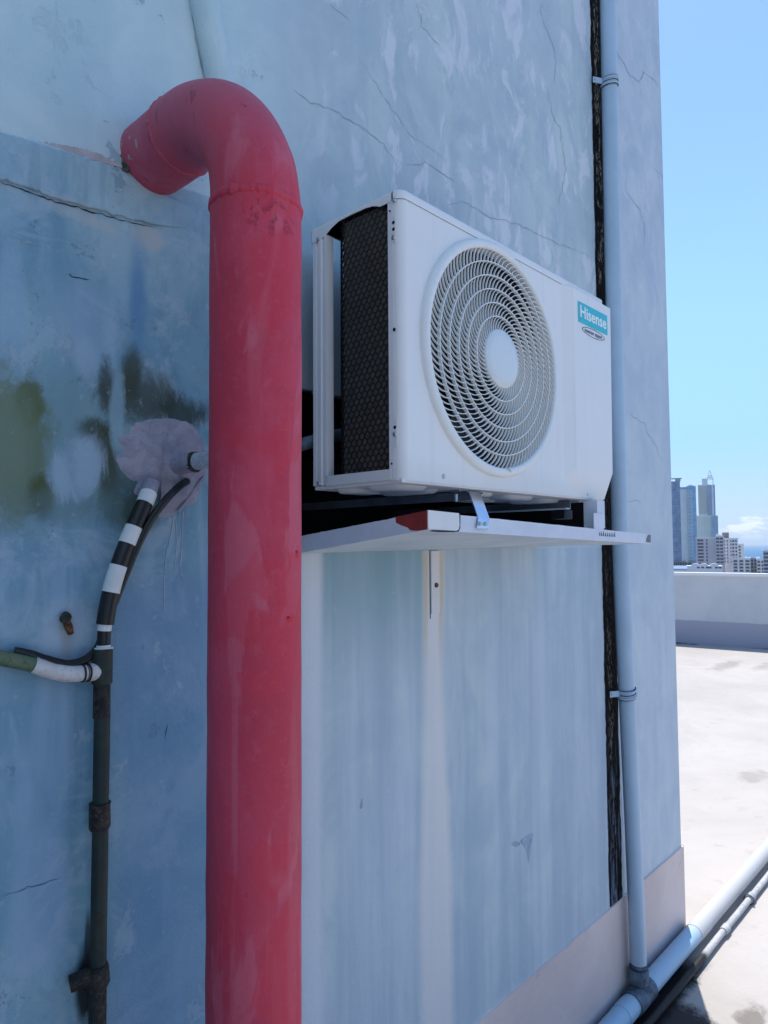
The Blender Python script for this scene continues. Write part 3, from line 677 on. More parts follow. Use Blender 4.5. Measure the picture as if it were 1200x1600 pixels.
crack_or_shade([(235, 495), (270, 499), (318, 497)], .6, 'crack'); crack_or_shade([(10, 1400), (50, 1385), (95, 1372)], .6, 'crack_dark')
crack_or_shade([(18, 368), (45, 380), (70, 388)], 1.2, 'crack'); crack_or_shade([(262, 1130), (258, 1158)], .8, 'crack_dark', 1)
# broken mortar hole under the pipe sleeve
def blobplate(cx, cy, outline, y0, th, mat, name, parent, label=None, rough=.002, seed=0):
    """irregular plastered patch: centre + outline in picture points of the wall plane"""
    c0 = on_wall(cx, cy); ring = [on_wall(*p) for p in outline]; R = 7; n = len(ring)*6; pts = []
    for i in range(n):
        t = i/6; k = int(t) % len(ring); f = t-int(t); p0, p1, p2, p3 = (ring[(k+j-1) % len(ring)] for j in range(4))
        q = .5*((2*p1)+(-p0+p2)*f+(2*p0-5*p1+4*p2-p3)*f*f+(-p0+3*p1-3*p2+p3)*f**3)
        v = q-c0; q = c0+v*(1+.05*mn.noise(Vector((i*.31, seed, 0)))+.018*mn.noise(Vector((i*1.3, seed, 2)))+.018*mn.noise(Vector((i*3.7, seed, 4)))); pts.append(q)
    mb = MB(); rows = []
    for r_ in range(R+1):
        s_ = 1-r_/R*.98; row = []
        for i in range(n+1):
            q = c0.lerp(pts[i % n], s_); yy = y0-th*(min(1, r_/1.5))+rough*mn.noise(Vector((q.x*70, q.z*50, seed)))*min(1, r_)
            row.append((q.x, yy if r_ else .001, q.z))
        rows.append(row)
    mb.grid(rows); return mb.build(name, M[mat] if isinstance(mat, str) else mat, parent, label=label)
blobplate(190, 252, [(176, 258), (182, 244), (196, 240), (204, 256), (200, 272), (188, 268)], 0, .002, 'mortar_hole', 'broken_mortar', wall, rough=.008, seed=5)
# tear-shaped scuffs on lower wall
M['scuff'] = simple('grey_scuff', (.34, .40, .50), .8, .1, var=.2)
for L in ([(812, 1312), (834, 1300), (830, 1318), (826, 1352), (822, 1330)], [(798, 1318), (806, 1314), (814, 1318), (806, 1324)], [(562, 1262), (566, 1245), (567, 1260), (564, 1264)]):
    cxx = sum(p[0] for p in L)/len(L); cyy = sum(p[1] for p in L)/len(L)
    blobplate(cxx, cyy, L, 0, .0008, 'scuff', 'scuff', wall, rough=.0002, seed=2)
# leaning conduit half buried in the plaster, above the elbow
A_ = on_wall(318, 0, -.012); B_ = on_wall(344, 130, -.012); dv = (B_-A_)
c = empty('leaning_conduit', tuple(B_)); tag(c, 'pale blue leaning pipe half buried in plaster above the red elbow', 'pipe')
mb = MB(); mb.tube([A_-dv*9-B_, A_-B_, Vector((0, 0, 0)), dv*.75], .027, 28)
o = mb.build('pipe', M['wall'], c)

# ------------------------------------------------------------------ red pipe
PX, PY_, PR, PZ, BR = .585, -.30, .0647, 2.280, .195
rp = empty('red_pipe', (PX, PY_, 0)); tag(rp, 'thick red painted steel pipe bending out of the wall and down to the floor', 'pipe')
def L3(x, y, z): return (x-PX, y-PY_, z)
mb = MB(); n = 60; mb.tube([L3(PX, PY_, i*(PZ-BR)/n) for i in range(n+1)], PR, 56, jit=.0012); mb.build('straight_pipe', M['red'], rp)
pts = [L3(PX, PY_+BR+.02, PZ), ]
pts = [L3(PX, PY_+BR*(1-cos(a)) if False else PY_+BR-BR*sin(a) if False else 0, 0)] and []
for i in range(33):
    a = i/32*pi/2; pts.append(L3(PX, PY_+BR-BR*sin(a), PZ-BR+BR*cos(a)))
pts = [L3(PX, PY_+BR+.004, PZ)]+pts+[L3(PX, PY_, PZ-BR-.002)]
mb = MB(); mb.tube(pts, [PR*(1.0-.05*min(1, (len(pts)-1-i)/12)) for i in range(len(pts))], 56, jit=.0016); mb.build('elbow', M['red'], rp)
mb = MB(); mb.tube([L3(PX, .02-i*(.02-PY_-BR)/8, PZ) for i in range(9)], PR*.94, 56, jit=.0014); mb.build('wall_sleeve', M['red'], rp)
def bead(center, ax, r, rr, name, seed):
    mb = MB(); ax = Vector(ax); u_ = ax.orthogonal().normalized(); v_ = ax.cross(u_); rows = []
    for i in range(161):
        t = 2*pi*(i % 160)/160; d = u_*cos(t)+v_*sin(t); row = []
        w = rr*(1+.5*mn.noise(Vector((cos(t)*6, sin(t)*6, seed)))+.5*mn.noise(Vector((cos(t)*22, sin(t)*22, seed))))
        off = ax*(.002*mn.noise(Vector((cos(t)*5, sin(t)*5, seed+4))))
        for k in range(7):
            a = pi*k/6; row.append(Vector(center)+off+d*(r-.001+w*sin(a))+ax*(w*1.7*cos(a)))
        rows.append(row)
    mb.grid(rows); return mb.build(name, M['red'], rp)
bead(L3(PX, PY_, PZ-BR), (0, 0, 1), PR, .0036, 'weld_bead', 1)
bead(L3(PX, PY_+BR+.01, PZ), (0, 1, 0), PR*.95, .0030, 'weld_bead', 8)

# ------------------------------------------------------------------ air conditioner
AX0, AX1, AY0, AY1, AZ0, AZ1 = .886, 1.69, -.31, -.078, 1.714, 2.232
AC = Vector((AX0, AY0, AZ0))
ac = empty('air_conditioner', tuple(AC)); tag(ac, 'white outdoor air conditioner unit with round fan grille mounted on the wall', 'air conditioner')
def S(m_, name, mat, bevel=0., kind=None, label=None, parent=None):
    m_.v = [(x-AC.x, y-AC.y, z-AC.z) for x, y, z in m_.v]
    return m_.build(name, M[mat], parent if parent is not None else ac, bevel=bevel, kind=kind, label=label)
FCX, FCZ, FR = 1.177, 1.979, .2235
# front panel profile around the left corner, flat with hole, raised right section
mb = MB()
zs0, zs1 = AZ0, AZ1-.018
xr = 1.452
NP = 96
circ = [(FCX+FR*1.075*cos(2*pi*i/NP), FCZ+FR*1.075*sin(2*pi*i/NP)) for i in range(NP)]
rx0, rx1 = .906, xr
def rectpt(a):
    dx, dz = cos(a), sin(a); t = 9
    if dx > 1e-9: t = min(t, (rx1-FCX)/dx)
    if dx < -1e-9: t = min(t, (rx0-FCX)/dx)
    if dz > 1e-9: t = min(t, (zs1-FCZ)/dz)
    if dz < -1e-9: t = min(t, (zs0-FCZ)/dz)
    return FCX+dx*t, FCZ+dz*t
angs = sorted([2*pi*i/NP for i in range(NP)]+[math.atan2(z-FCZ, x-FCX) % (2*pi) for x in (rx0, rx1) for z in (zs0, zs1)])
vo = [(*rectpt(a),) for a in angs]; vi = [(FCX+FR*1.075*cos(a), FCZ+FR*1.075*sin(a)) for a in angs]
n = len(angs)
mb.add([(x, AY0, z) for x, z in vo]+[(x, AY0, z) for x, z in vi], [(i, (i+1) % n, (i+1) % n+n, i+n) for i in range(n)])
# left rounded corner
prof = [(AX0, AY0+.030)]+[(AX0+.018-.018*cos(t*pi/16), AY0+.018-.018*sin(t*pi/16)) for t in range(9)]+[(rx0, AY0)]
mb.grid([[(x, y, zs0) for x, y in prof], [(x, y, zs1) for x, y in prof]])
# right raised section: bevel strip, flat, chamfered bottom and right side
xa, xb, xc = xr, 1.492, AX1
ya, yb = AY0, AY0-.010
zc = 1.782
top = [(xa, ya, zs1), (xb, yb, zs1), (xc, yb, zs1-.002)]
m_ = [(xa, ya, zc-.025), (xb, yb, zc), (xc-.008, yb, zc)]
bot = [(xa, ya, zs0), (1.54, ya, zs0), (1.652, ya, zs0)]
mb.grid([top, m_, bot], False)
mb.add([top[2], m_[2], bot[2], (xc-.012, AY1, zs1), (xc-.018, AY1, zc), (1.65, AY1, zs0)], [(0, 1, 4, 3), (1, 2, 5, 4)])
S(mb, 'front_panel', 'white_metal')
# inner fan housing (dark) and bell ring
mb = MB(); k = 64
mb.grid([[(FCX+r_*cos(2*pi*i/k), y, FCZ+r_*sin(2*pi*i/k)) for i in range(k+1)] for r_, y in ((FR*1.06, AY0+.004), (FR*.99, AY0+.03), (FR*.99, AY0+.11), (0.001, AY0+.112))])
S(mb, 'fan_shroud', 'fan')
mb = MB()
mb.grid([[(FCX+r_*cos(2*pi*i/k), y, FCZ+r_*sin(2*pi*i/k)) for i in range(k+1)] for r_, y in ((FR*1.078, AY0+.002), (FR*1.076, AY0-.006), (FR*1.05, AY0-.0115), (FR*1.01, AY0-.012), (FR*.995, AY0-.009), (FR*.99, AY0+.016))])
S(mb, 'bell_ring', 'grille_white')
# grille rings
rings = [.0585+(FR-.0585)*j/6 for j in range(7)]
def dome(r_): return AY0-.008-.006*(1-(r_/FR)**2)
for j in range(1, 6):
    mb = MB(); r_ = rings[j]; rows = []
    for i in range(81):
        t = 2*pi*(i % 80)/80; y0_ = dome(r_)
        rows.append([(FCX+rr*cos(t), yy, FCZ+rr*sin(t)) for rr, yy in ((r_-.0009, y0_-.0015), (r_+.0009, y0_-.0015), (r_+.0009, y0_+.006), (r_-.0009, y0_+.006), (r_-.0009, y0_-.0015))])
    mb.grid(rows, False); S(mb, 'grille_ring', 'grille_white')
# curved blades between the rings
mb = MB(); cnt = [46, 57, 68, 79, 90, 100]
for j in range(6):
    ra, rb = rings[j], rings[j+1]; n = cnt[j]
    tw = .155-.006*j                          # clockwise lean per annulus
    for q in range(n):
        a0 = 2*pi*q/n; rows = []
        for s_ in range(5):
            t = s_/4; r_ = ra+(rb-ra)*t; a = a0-(.0235/((ra+rb)/2))*(.45*t+.55*t*t)
            y0_ = dome(r_); ct = Vector((cos(a), 0, sin(a)))
            nn = Vector((-sin(a), 0, cos(a)))*.00085
            p = Vector((FCX, 0, FCZ))+ct*r_
            back = Vector((-sin(a), 0, cos(a)))*-.0006
            rows.append([(p+nn)+Vector((0, y0_, 0)), (p-nn)+Vector((0, y0_, 0)), (p-nn+back)+Vector((0, y0_+.0042, 0)), (p+nn+back)+Vector((0, y0_+.0042, 0)), (p+nn)+Vector((0, y0_, 0))])
        mb.grid(rows, False)
S(mb, 'grille_blade', 'grille_white', kind='stuff')
# hub cap
mb = MB()
mb.grid([[(FCX+r_*cos(2*pi*i/64), y, FCZ+r_*sin(2*pi*i/64)) for i in range(65)] for r_, y in ((.0600, AY0-.006), (.0600, AY0-.0145), (.0585, AY0-.0165), (.04, AY0-.0178), (.02, AY0-.0184), (.0003, AY0-.0186))])
S(mb, 'hub_cap', 'hub')
# fan: hub and three blades behind
mb = MB(); mb.tube([(FCX, AY0+.03, FCZ), (FCX, AY0+.10, FCZ)], .045, 24); S(mb, 'fan_hub', 'fan')
for q in range(3):
    mb = MB(); rows = []
    for i in range(7):
        r_ = .04+(FR*.93-.04)*i/6; row = []
        for w in range(7):
            a = q*2*pi/3+.35*i/6+(w-3)*.2*(1.05-.25*i/6); row.append((FCX+r_*cos(a), AY0+.055+(w-3)*.010, FCZ+r_*sin(a)))
        rows.append(row)
    mb.grid(rows); S(mb, 'fan_blade', 'fan')
# little drain lip on the bell ring
mb = MB(); mb.tube([(1.196, AY0-.0135, 1.752), (1.201, AY0-.0135, 1.759), (1.207, AY0-.0135, 1.750)], .0016, 6); S(mb, 'ring_clip', 'grille_white')
# top cover with overlapping flanges
mb = MB()
yA = AY0-.0012; xA = AX0-.0012
top_prof = [(yA, AZ1-.018), (yA, AZ1-.005), (yA+.0015, AZ1-.0015), (yA+.005, AZ1), (AY1, AZ1)]
mb.grid([[(x, y, z) for y, z in top_prof] for x in (xA+.016, 1.662)])
fl = []
# corner rounding in plan
def plan_corner(z, inset=0.):
    return [(xA+inset+.018*(1-cos(t*pi/16)), yA+inset+.018*(1-sin(t*pi/16)), z) for t in range(9)]
lev = [(AZ1-.018, 0), (AZ1-.005, 0), (AZ1-.0015, .0015), (AZ1, .005)]
rows = []
sidey = [AY1+.004, AY1-.012, -.115, -.135, -.155, -.19, -.225, -.245, -.262, AY0+.02]
drop = [.030, .030, .026, .016, .010, .009, .010, .013, .020, .020]
r0 = [[(xA+ins, y, (AZ1-d if li == 0 else z)) for y, d in zip(sidey, drop)] for li, (z, ins) in enumerate(lev)]
mb.grid(r0)
mb.grid([[(xA+.018*(1-cos(t*pi/16))+ins*.7, yA+.018*(1-sin(t*pi/16))+ins*.7, z) for t in range(9)] for z, ins in lev])
mb.add([(xA+.005, AY1+.004, AZ1), (xA+.005, AY0+.02, AZ1), (xA+.018, yA+.005, AZ1), (1.662, yA+.005, AZ1), (1.662, AY1+.004, AZ1), (xA+.018, yA+.01, AZ1)], [(0, 1, 5, 2, 3, 4)])
mb.add([(1.662, yA, AZ1-.018), (1.662, yA, AZ1-.004), (1.662, AY1, AZ1), (1.662, AY1, AZ1-.018)], [(0, 1, 2, 3)])
mb.box(xA, xA+.03, AY1+.003, AY1+.0045, AZ1-.03, AZ1-.001)
S(mb, 'top_cover', 'white_metal')
# thin gap line under the cover
# side front flange
mb = MB(); mb.box(AX0-.0004, AX0+.0010, AY0+.008+.010, AY0+.030, AZ0+.002, AZ1-.021)
S(mb, 'front_flange', 'white_metal')
# rear corner post
mb = MB(); z0, z1 = AZ0+.004, AZ1-.024
prof = [(AX0+.02, AY1+.001), (AX0, AY1+.001), (AX0, AY1-.008), (AX0+.0025, AY1-.010), (AX0+.0025, AY1-.014), (AX0-.0015, AY1-.016), (AX0-.0015, AY1-.024), (AX0+.002, AY1-.026), (AX0+.002, AY1-.030), (AX0-.001, AY1-.032), (AX0-.001, AY1-.038), (AX0+.018, AY1-.0385)]
mb.grid([[(x, y, z0) for x, y in prof], [(x, y, z1) for x, y in prof]], False); S(mb, 'rear_corner_post', 'white_metal')
# bottom side rail + base pan
mb = MB(); mb.box(AX0-.001, AX0+.0015, AY0+.026, AY1-.036, AZ0+.002, AZ0+.021); mb.box(AX0, AX0+.012, AY0+.026, AY1-.03, AZ0+.019, AZ0+.021); S(mb, 'bottom_rail', 'white_metal', bevel=.0006)
mb = MB(); mb.box(AX0+.002, AX1-.04, AY0+.002, AY1, AZ0-.004, AZ0+.004)
S(mb, 'base_pan', 'white_metal', bevel=.002)
for (bx, by, rx_, ry_) in ((.955, -.235, .045, .05), (.955, -.135, .045, .03), (1.17, -.16, .05, .05), (1.17, -.25, .06, .022), (1.33, -.24, .06, .035), (1.33, -.14, .06, .035), (1.50, -.2, .05, .06), (1.04, -.19, .02, .07)):
    mb = MB(); rows = []
    for rr, zz in ((1, -.003), (.86, -.011), (.001, -.0115)):
        rows.append([(bx+rx_*rr*(abs(cos(t))**.5)*(1 if cos(t) > 0 else -1), by+ry_*rr*(abs(sin(t))**.5)*(1 if sin(t) > 0 else -1), AZ0+zz) for t in [2*pi*i/28 for i in range(29)]])
    mb.grid(rows); S(mb, 'base_embossing', 'white_metal')
# coil with honeycomb guard: side face then bent round the back
def coilpt(s_, z, off=0.):
    """s runs from the front along the side, round the bend, along the back"""
    y_start, ycor, R = AY0+.026, -.166, .034
    L1 = ycor-y_start
    x0 = AX0+.006+off
    if s_ < L1: return (x0, y_start+s_, z)
    a = (s_-L1)/R
    if a < pi/2: return (x0+(R-off)*(1-cos(a)), ycor+(R-off)*sin(a), z)
    return (x0+(R-off)+(s_-L1-R*pi/2), ycor+R-off, z)
ss_ = [i*.008 for i in range(0, 96)]
mb = MB(); mb.grid([[coilpt(s_, AZ0+.02, .004) for s_ in ss_], [coilpt(s_, AZ1-.012, .004) for s_ in ss_]]); S(mb, 'coil_fins', 'fin')
mb = MB()
hw = .0070; hx = .0121*.9; wt = .0013
Smax = .22
def wire(s0, z0_, s1, z1_):
    a = Vector(coilpt(s0, z0_)); b = Vector(coilpt(s1, z1_)); d = (b-a).normalized()
    nrm = Vector((1, 0, 0)).cross(d)
    if s0 > .115: nrm = Vector((.4, .9, 0)).cross(d)
    nrm.normalize(); w = nrm*wt
    o_ = Vector((-.0012, 0, 0))
    mb.add([a+w, a-w, b-w, b+w, a+w-o_*-1+o_*0, a-w+o_, b-w+o_, b+w+o_], [(0, 1, 2, 3), (4, 5, 6, 7), (1, 5, 6, 2), (0, 4, 7, 3)])
z = AZ0+.02; r_ = 0
while z < AZ1-.012:
    s0 = (hw if r_ % 2 else 0)
    k2 = 0
    while s0+k2*2*hw < Smax:
        sa = s0+k2*2*hw
        # vertical side of hexagon, then two slanted ones
        wire(sa, z, sa, z+hx*.5)
        wire(sa, z+hx*.5, sa+hw, z+hx); wire(sa+hw*2, z+hx*.5, sa+hw, z+hx)
        k2 += 1
    z += hx; r_ += 1
S(mb, 'honeycomb_guard', 'mesh', kind='stuff')
# back and inner partition to close the cabinet
mb = MB(); mb.box(1.46, 1.465, AY0+.012, -.11, AZ0+.004, AZ1-.01); mb.box(1.465, AX1-.03, AY1-.004, AY1, AZ0+.004, AZ1-.01); S(mb, 'compartment_wall', 'white_metal')
# screws and slots
def screw(x, y, z, nrm, r_=.0042, mat='screw'):
    mb = MB(); n_ = Vector(nrm); p = Vector((x, y, z)); mb.tube([p-n_*.001, p+n_*.0012, p+n_*.0022], [r_, r_, r_*.7], 12); S(mb, 'screw', mat)
for y, z in ((-.297, 2.212), (-.094, 2.205), (-.094, 1.722), (-.2945, 1.795), (-.2945, 2.145)): screw(AX0-.0015, y, z, (-1, 0, 0), .0042)
for x, z in ((1.0, 1.728), (1.56, 1.724)): screw(x, AY0, z, (0, -1, 0), .0042)
for y, z, r_ in ((-.2945, 2.172, .0032), (-.2945, 2.160, .0032), (-.2945, 1.98, .0032), (-.2945, 1.807, .0032), (-.286, 2.196, .0018), (-.286, 1.744, .0018)):
    mb = MB(); mb.tube([(AX0-.0008, y, z), (AX0-.0016, y, z)], r_, 10); S(mb, 'punched_hole', 'dark_in')
for z in (2.135, 1.772):
    mb = MB(); mb.box(AX0-.0011, AX0-.0003, -.2990, -.2900, z, z+.05); S(mb, 'slot_recess', 'white_metal', bevel=.003)
# badge with lettering
YB = AY0-.0104
bx0, bx1, bz0, bz1 = 1.514, 1.668, 2.137, 2.187
mb = MB(); mb.box(bx0, bx1, YB-.0012, YB+.0005, bz0, bz1); badge = S(mb, 'badge', 'teal')
def text(body, size, x, z, y, mat, name, ex=.0003, bold=0., w=None, parent=None):
    cu = bpy.data.curves.new(name, 'FONT'); cu.body = body; cu.size = size; cu.align_x = 'CENTER'; cu.align_y = 'CENTER'; cu.extrude = ex; cu.offset = bold
    tmp = bpy.data.objects.new(name, cu); COL.objects.link(tmp); bpy.context.view_layer.update()
    me = bpy.data.meshes.new_from_object(tmp.evaluated_get(bpy.context.evaluated_depsgraph_get())); bpy.data.objects.remove(tmp)
    xs = [v.co.x for v in me.vertices]; sx = 1. if w is None else w/(max(xs)-min(xs)); mxx = (max(xs)+min(xs))/2
    for v in me.vertices: v.co = Vector(((v.co.x-mxx)*sx+x-AC.x, y-AC.y-v.co.z, v.co.y+z-AC.z))
    me.materials.clear(); me.materials.append(M[mat]); o = bpy.data.objects.new(name, me); COL.objects.link(o); o.parent = parent if parent is not None else ac; return o
text('Hisense', .041, (bx0+bx1)/2, (bz0+bz1)/2+.001, YB-.0016, 'badge_white', 'lettering', bold=.0009, w=.138, parent=badge)
mb = MB(); rows = []
for i in range(49):
    t = 2*pi*(i % 48)/48; rows.append([(1.592+a*cos(t), YB-.0006, 2.1235+b*sin(t)) for a, b in ((.0600, .0108), (.0570+.0015*abs(sin(t)), .0094))])
mb.grid(rows, False); ov = S(mb, 'oval_logo', 'navy')
text('inverter expert', .0145, 1.592, 2.1235, YB-.0007, 'navy', 'lettering', ex=.0001, bold=.0001, w=.092, parent=ov)

# ------------------------------------------------------------------ bracket arms, tray
br = empty('mounting_bracket', (1.11, 0, 1.70)); tag(br, 'steel arms carrying the white outdoor unit off the wall', 'bracket')
def BL(m_, name, mat, bevel=0.): m_.v = [(x-1.11, y, z-1.70) for x, y, z in m_.v]; return m_.build(name, M[mat], br, bevel=bevel)
mb = MB(); mb.box(1.108, 1.112, -.292, .30, 1.690, 1.7035); mb.box(1.108, 1.150, -.292, .30, 1.7040, 1.7075); BL(mb, 'arm', 'arm')
mb = MB(); mb.box(1.520, 1.524, -.286, .30, 1.688, 1.7035); mb.box(1.520, 1.562, -.286, .30, 1.7040, 1.7075); BL(mb, 'arm', 'arm')
mb = MB(); mb.box(1.500, 1.520, -.286, -.02, 1.686, 1.689); BL(mb, 'arm_flange', 'tray')
mb = MB(); mb.box(1.08, 1.155, -.285, -.262, 1.7076, 1.7135); BL(mb, 'unit_foot', 'screw', bevel=.001)
mb = MB(); mb.box(1.52, 1.60, -.285, -.262, 1.7076, 1.7135); BL(mb, 'unit_foot', 'screw', bevel=.001)
mb = MB(); mb.box(1.105, 1.125, -.004, 0, 1.45, 1.71) if False else mb.box(1.52, 1.56, -.27, -.235, 1.664, 1.686); BL(mb, 'rubber_mount', 'rubber')
mb = MB(); mb.tube([(1.07, -.285, 1.70), (1.07, -.285, 1.6855)], .004, 8); BL(mb, 'bolt', 'screw')

tray = empty('support_tray', (1.38, 0, 1.60)); tag(tray, 'white painted sheet metal tray on the wall under the air conditioner, chipped red corner', 'shelf')
TO = Vector((1.38, 0, 1.60))
def TL(m_, name, mat, bevel=0., label=None, parent=None):
    m_.v = [tuple(Vector(p)-TO) for p in m_.v]; return m_.build(name, M[mat], parent if parent is not None else tray, bevel=bevel, label=label)
fl_ = Vector((.915, -.34, 1.628)); fr_ = Vector((1.858, -.34, 1.602)); wl_ = Vector((.905, -.002, 1.586)); wr_ = Vector((1.858, -.002, 1.597))
nu, nv = 24, 10
def tp_(i, j, dz=0):
    a = fl_.lerp(fr_, i/nu); b = wl_.lerp(wr_, i/nu); p = a.lerp(b, j/nv); return (p.x, p.y, p.z+dz+.0012*mn.noise(Vector((i*.5, j*.5, 3))))
mb = MB(); mb.grid([[tp_(i, j) for i in range(nu+1)] for j in range(nv+1)], False); mb.grid([[tp_(i, j, .004) for i in range(nu+1)] for j in range(nv+1)], False); TL(mb, 'plate', 'tray_under')
# rims: front (tapers to the right), left
def rim(a0, a1, h0, h1, name, thick=Vector((0, .004, 0)), jit=.0012, seed=0, n=40, mat='tray', parent=None, label=None):
    mb = MB(); bot = []; tp2 = []
    for i in range(n+1):
        p = a0.lerp(a1, i/n); h = h0+(h1-h0)*i/n; w = jit*mn.noise(Vector((i*.6, seed, 0)))
        bot.append(p); tp2.append(p+Vector((0, 0, h+w)))
    mb.grid([bot, tp2], False); mb.grid([[p+thick for p in bot], [p+thick for p in tp2]], False); mb.grid([tp2, [p+thick for p in tp2]], False); mb.grid([bot, [p+thick for p in bot]], False)
    mb.add([bot[0], tp2[0], tp2[0]+thick, bot[0]+thick, bot[-1], tp2[-1], tp2[-1]+thick, bot[-1]+thick], [(0, 1, 2, 3), (4, 5, 6, 7)])
    return TL(mb, name, mat, label=label, parent=parent)
dn = Vector((0, -.002, -.0005))
front = rim(fl_+dn, fr_+dn, .031, .026, 'front_rim')
left = rim(wl_+Vector((-.0015, 0, 0)), fl_+Vector((-.0015, -.002, 0)), .034, .031, 'left_rim', Vector((.004, 0, 0)), seed=4)
rim(fr_+Vector((-.002, 0, 0)), wr_+Vector((-.002, 0, 0)), .022, .022, 'right_rim', Vector((-.004, 0, 0)), seed=6)
# wrapped corner: pale cap on the front, red primer on the left
def plate_patch(pts, off, name, mat, label=None):
    mb = MB(); mb.poly(pts, off); return TL(mb, name, mat, label=label)
fz = lambda x, t: Vector((x, -.3425, fl_.z+(fr_.z-fl_.z)*(x-fl_.x)/(fr_.x-fl_.x)+t))
plate_patch([fz(.9135, .001), fz(.992, .0008), fz(1.000, .004), fz(1.002, .012), fz(1.001, .033), fz(.9135, .0335)], (0, -.0016, 0), 'corner_cap', 'white_metal', 'newer white cap folded over the front corner')
plate_patch([fz(1.000, .0), fz(1.005, .006), fz(1.006, .028), fz(1.002, .031), fz(1.003, .012), fz(.998, .004), fz(.99, .001), fz(.925, -.0005), fz(.918, -.003), fz(.945, -.003), fz(.985, -.0015)], (0, -.0009, 0), 'peeled_edge', 'crack_dark')
lz = lambda y, t: Vector((.9130, y, wl_.z+(fl_.z-wl_.z)*(-y/.34)+t))
plate_patch([lz(-.3425, .0), lz(-.3425, .0325), lz(-.30, .0328), lz(-.262, .0325), lz(-.266, .025), lz(-.283, .016), lz(-.298, .010), lz(-.305, .004), lz(-.32, .0008)], (-.0016, 0, 0), 'primer_patch', 'primer', 'bare dark red primer where the white paint has flaked')
# zinc strap
mb = MB()
P0 = [(1.052, -.272, 1.7038), (1.052, -.298, 1.7040), (1.053, -.306, 1.700), (1.052, -.345, 1.640), (1.052, -.3455, 1.629)]
P0 = [(1.094, -.255, 1.7065), (1.094, -.290, 1.7070), (1.093, -.299, 1.7035), (1.058, -.3445, 1.650), (1.051, -.3455, 1.631)]
mb.grid([[(x, y, z) for x, y, z in P0], [(x+.036, y, z) for x, y, z in P0]]); mb.grid([[(x, y-.0016, z+.001) for x, y, z in P0], [(x+.036, y-.0016, z+.001) for x, y, z in P0]])
for i in range(4):
    a, b = P0[i], P0[i+1]
    for dx in (0, .036): mb.add([(a[0]+dx, a[1], a[2]), (b[0]+dx, b[1], b[2]), (b[0]+dx, b[1]-.0016, b[2]+.001), (a[0]+dx, a[1]-.0016, a[2]+.001)], [(0, 1, 2, 3)])
st = TL(mb, 'hold_down_strap', 'zinc')
for dx in (.004, .022):
    mb = MB(); mb.tube([(1.057+dx, -.346, 1.641), (1.057+dx, -.3495, 1.641)], .0042, 10); TL(mb, 'rivet', 'screw', parent=st)
# white folded tab at the far end, between rim and unit
mb = MB(); mb.box(1.535, 1.585, -.3395, -.3365, 1.622, 1.676); mb.box(1.560, 1.600, -.336, -.30, 1.640, 1.708); TL(mb, 'end_tab', 'tray', bevel=.001)
mb = MB()
for i in range(9):
    x = 1.555+i*.010; mb.poly([fz(x, .012), fz(x+.004, .011), fz(x+.002, .020+.004*rc.random())], (0, -.0006, 0))
TL(mb, 'paint_chip', 'crack_dark')
plate_patch([fz(1.826, .004), fz(1.855, .003), fz(1.857, .024), fz(1.840, .024), fz(1.830, .014)], (0, -.0006, 0), 'worn_end', 'arm')
# bracket leg against the wall
mb = MB(); mb.box(1.334, 1.366, -.005, .0, 1.432, 1.588); TL(mb, 'wall_leg', 'wall', bevel=.001)
mb = MB(); mb.box(1.3325, 1.3342, -.0012, .0, 1.42, 1.588); TL(mb, 'leg_joint', 'crack_dark')
mb = MB(); mb.box(1.3658, 1.3676, -.0012, .0, 1.435, 1.588); TL(mb, 'leg_joint', 'crack_dark')
mb = MB(); mb.tube([(1.352, -.003, 1.502), (1.352, -.009, 1.502)], [.007, .005], 10); TL(mb, 'leg_bolt', 'rust')

# line set entering the wall opening behind the unit
c = empty('refrigerant_pipe', (.93, -.03, 1.82)); tag(c, 'pale insulated pipe passing behind the unit beside the red pipe', 'pipe')
mb = MB(); mb.tube([(-.22, .01, -.07), (-.1, -.02, -.035), (.0, -.03, .0), (.12, .0, .03), (.2, .1, .04)], .013, 14); mb.build('insulation', M['socket'], c)

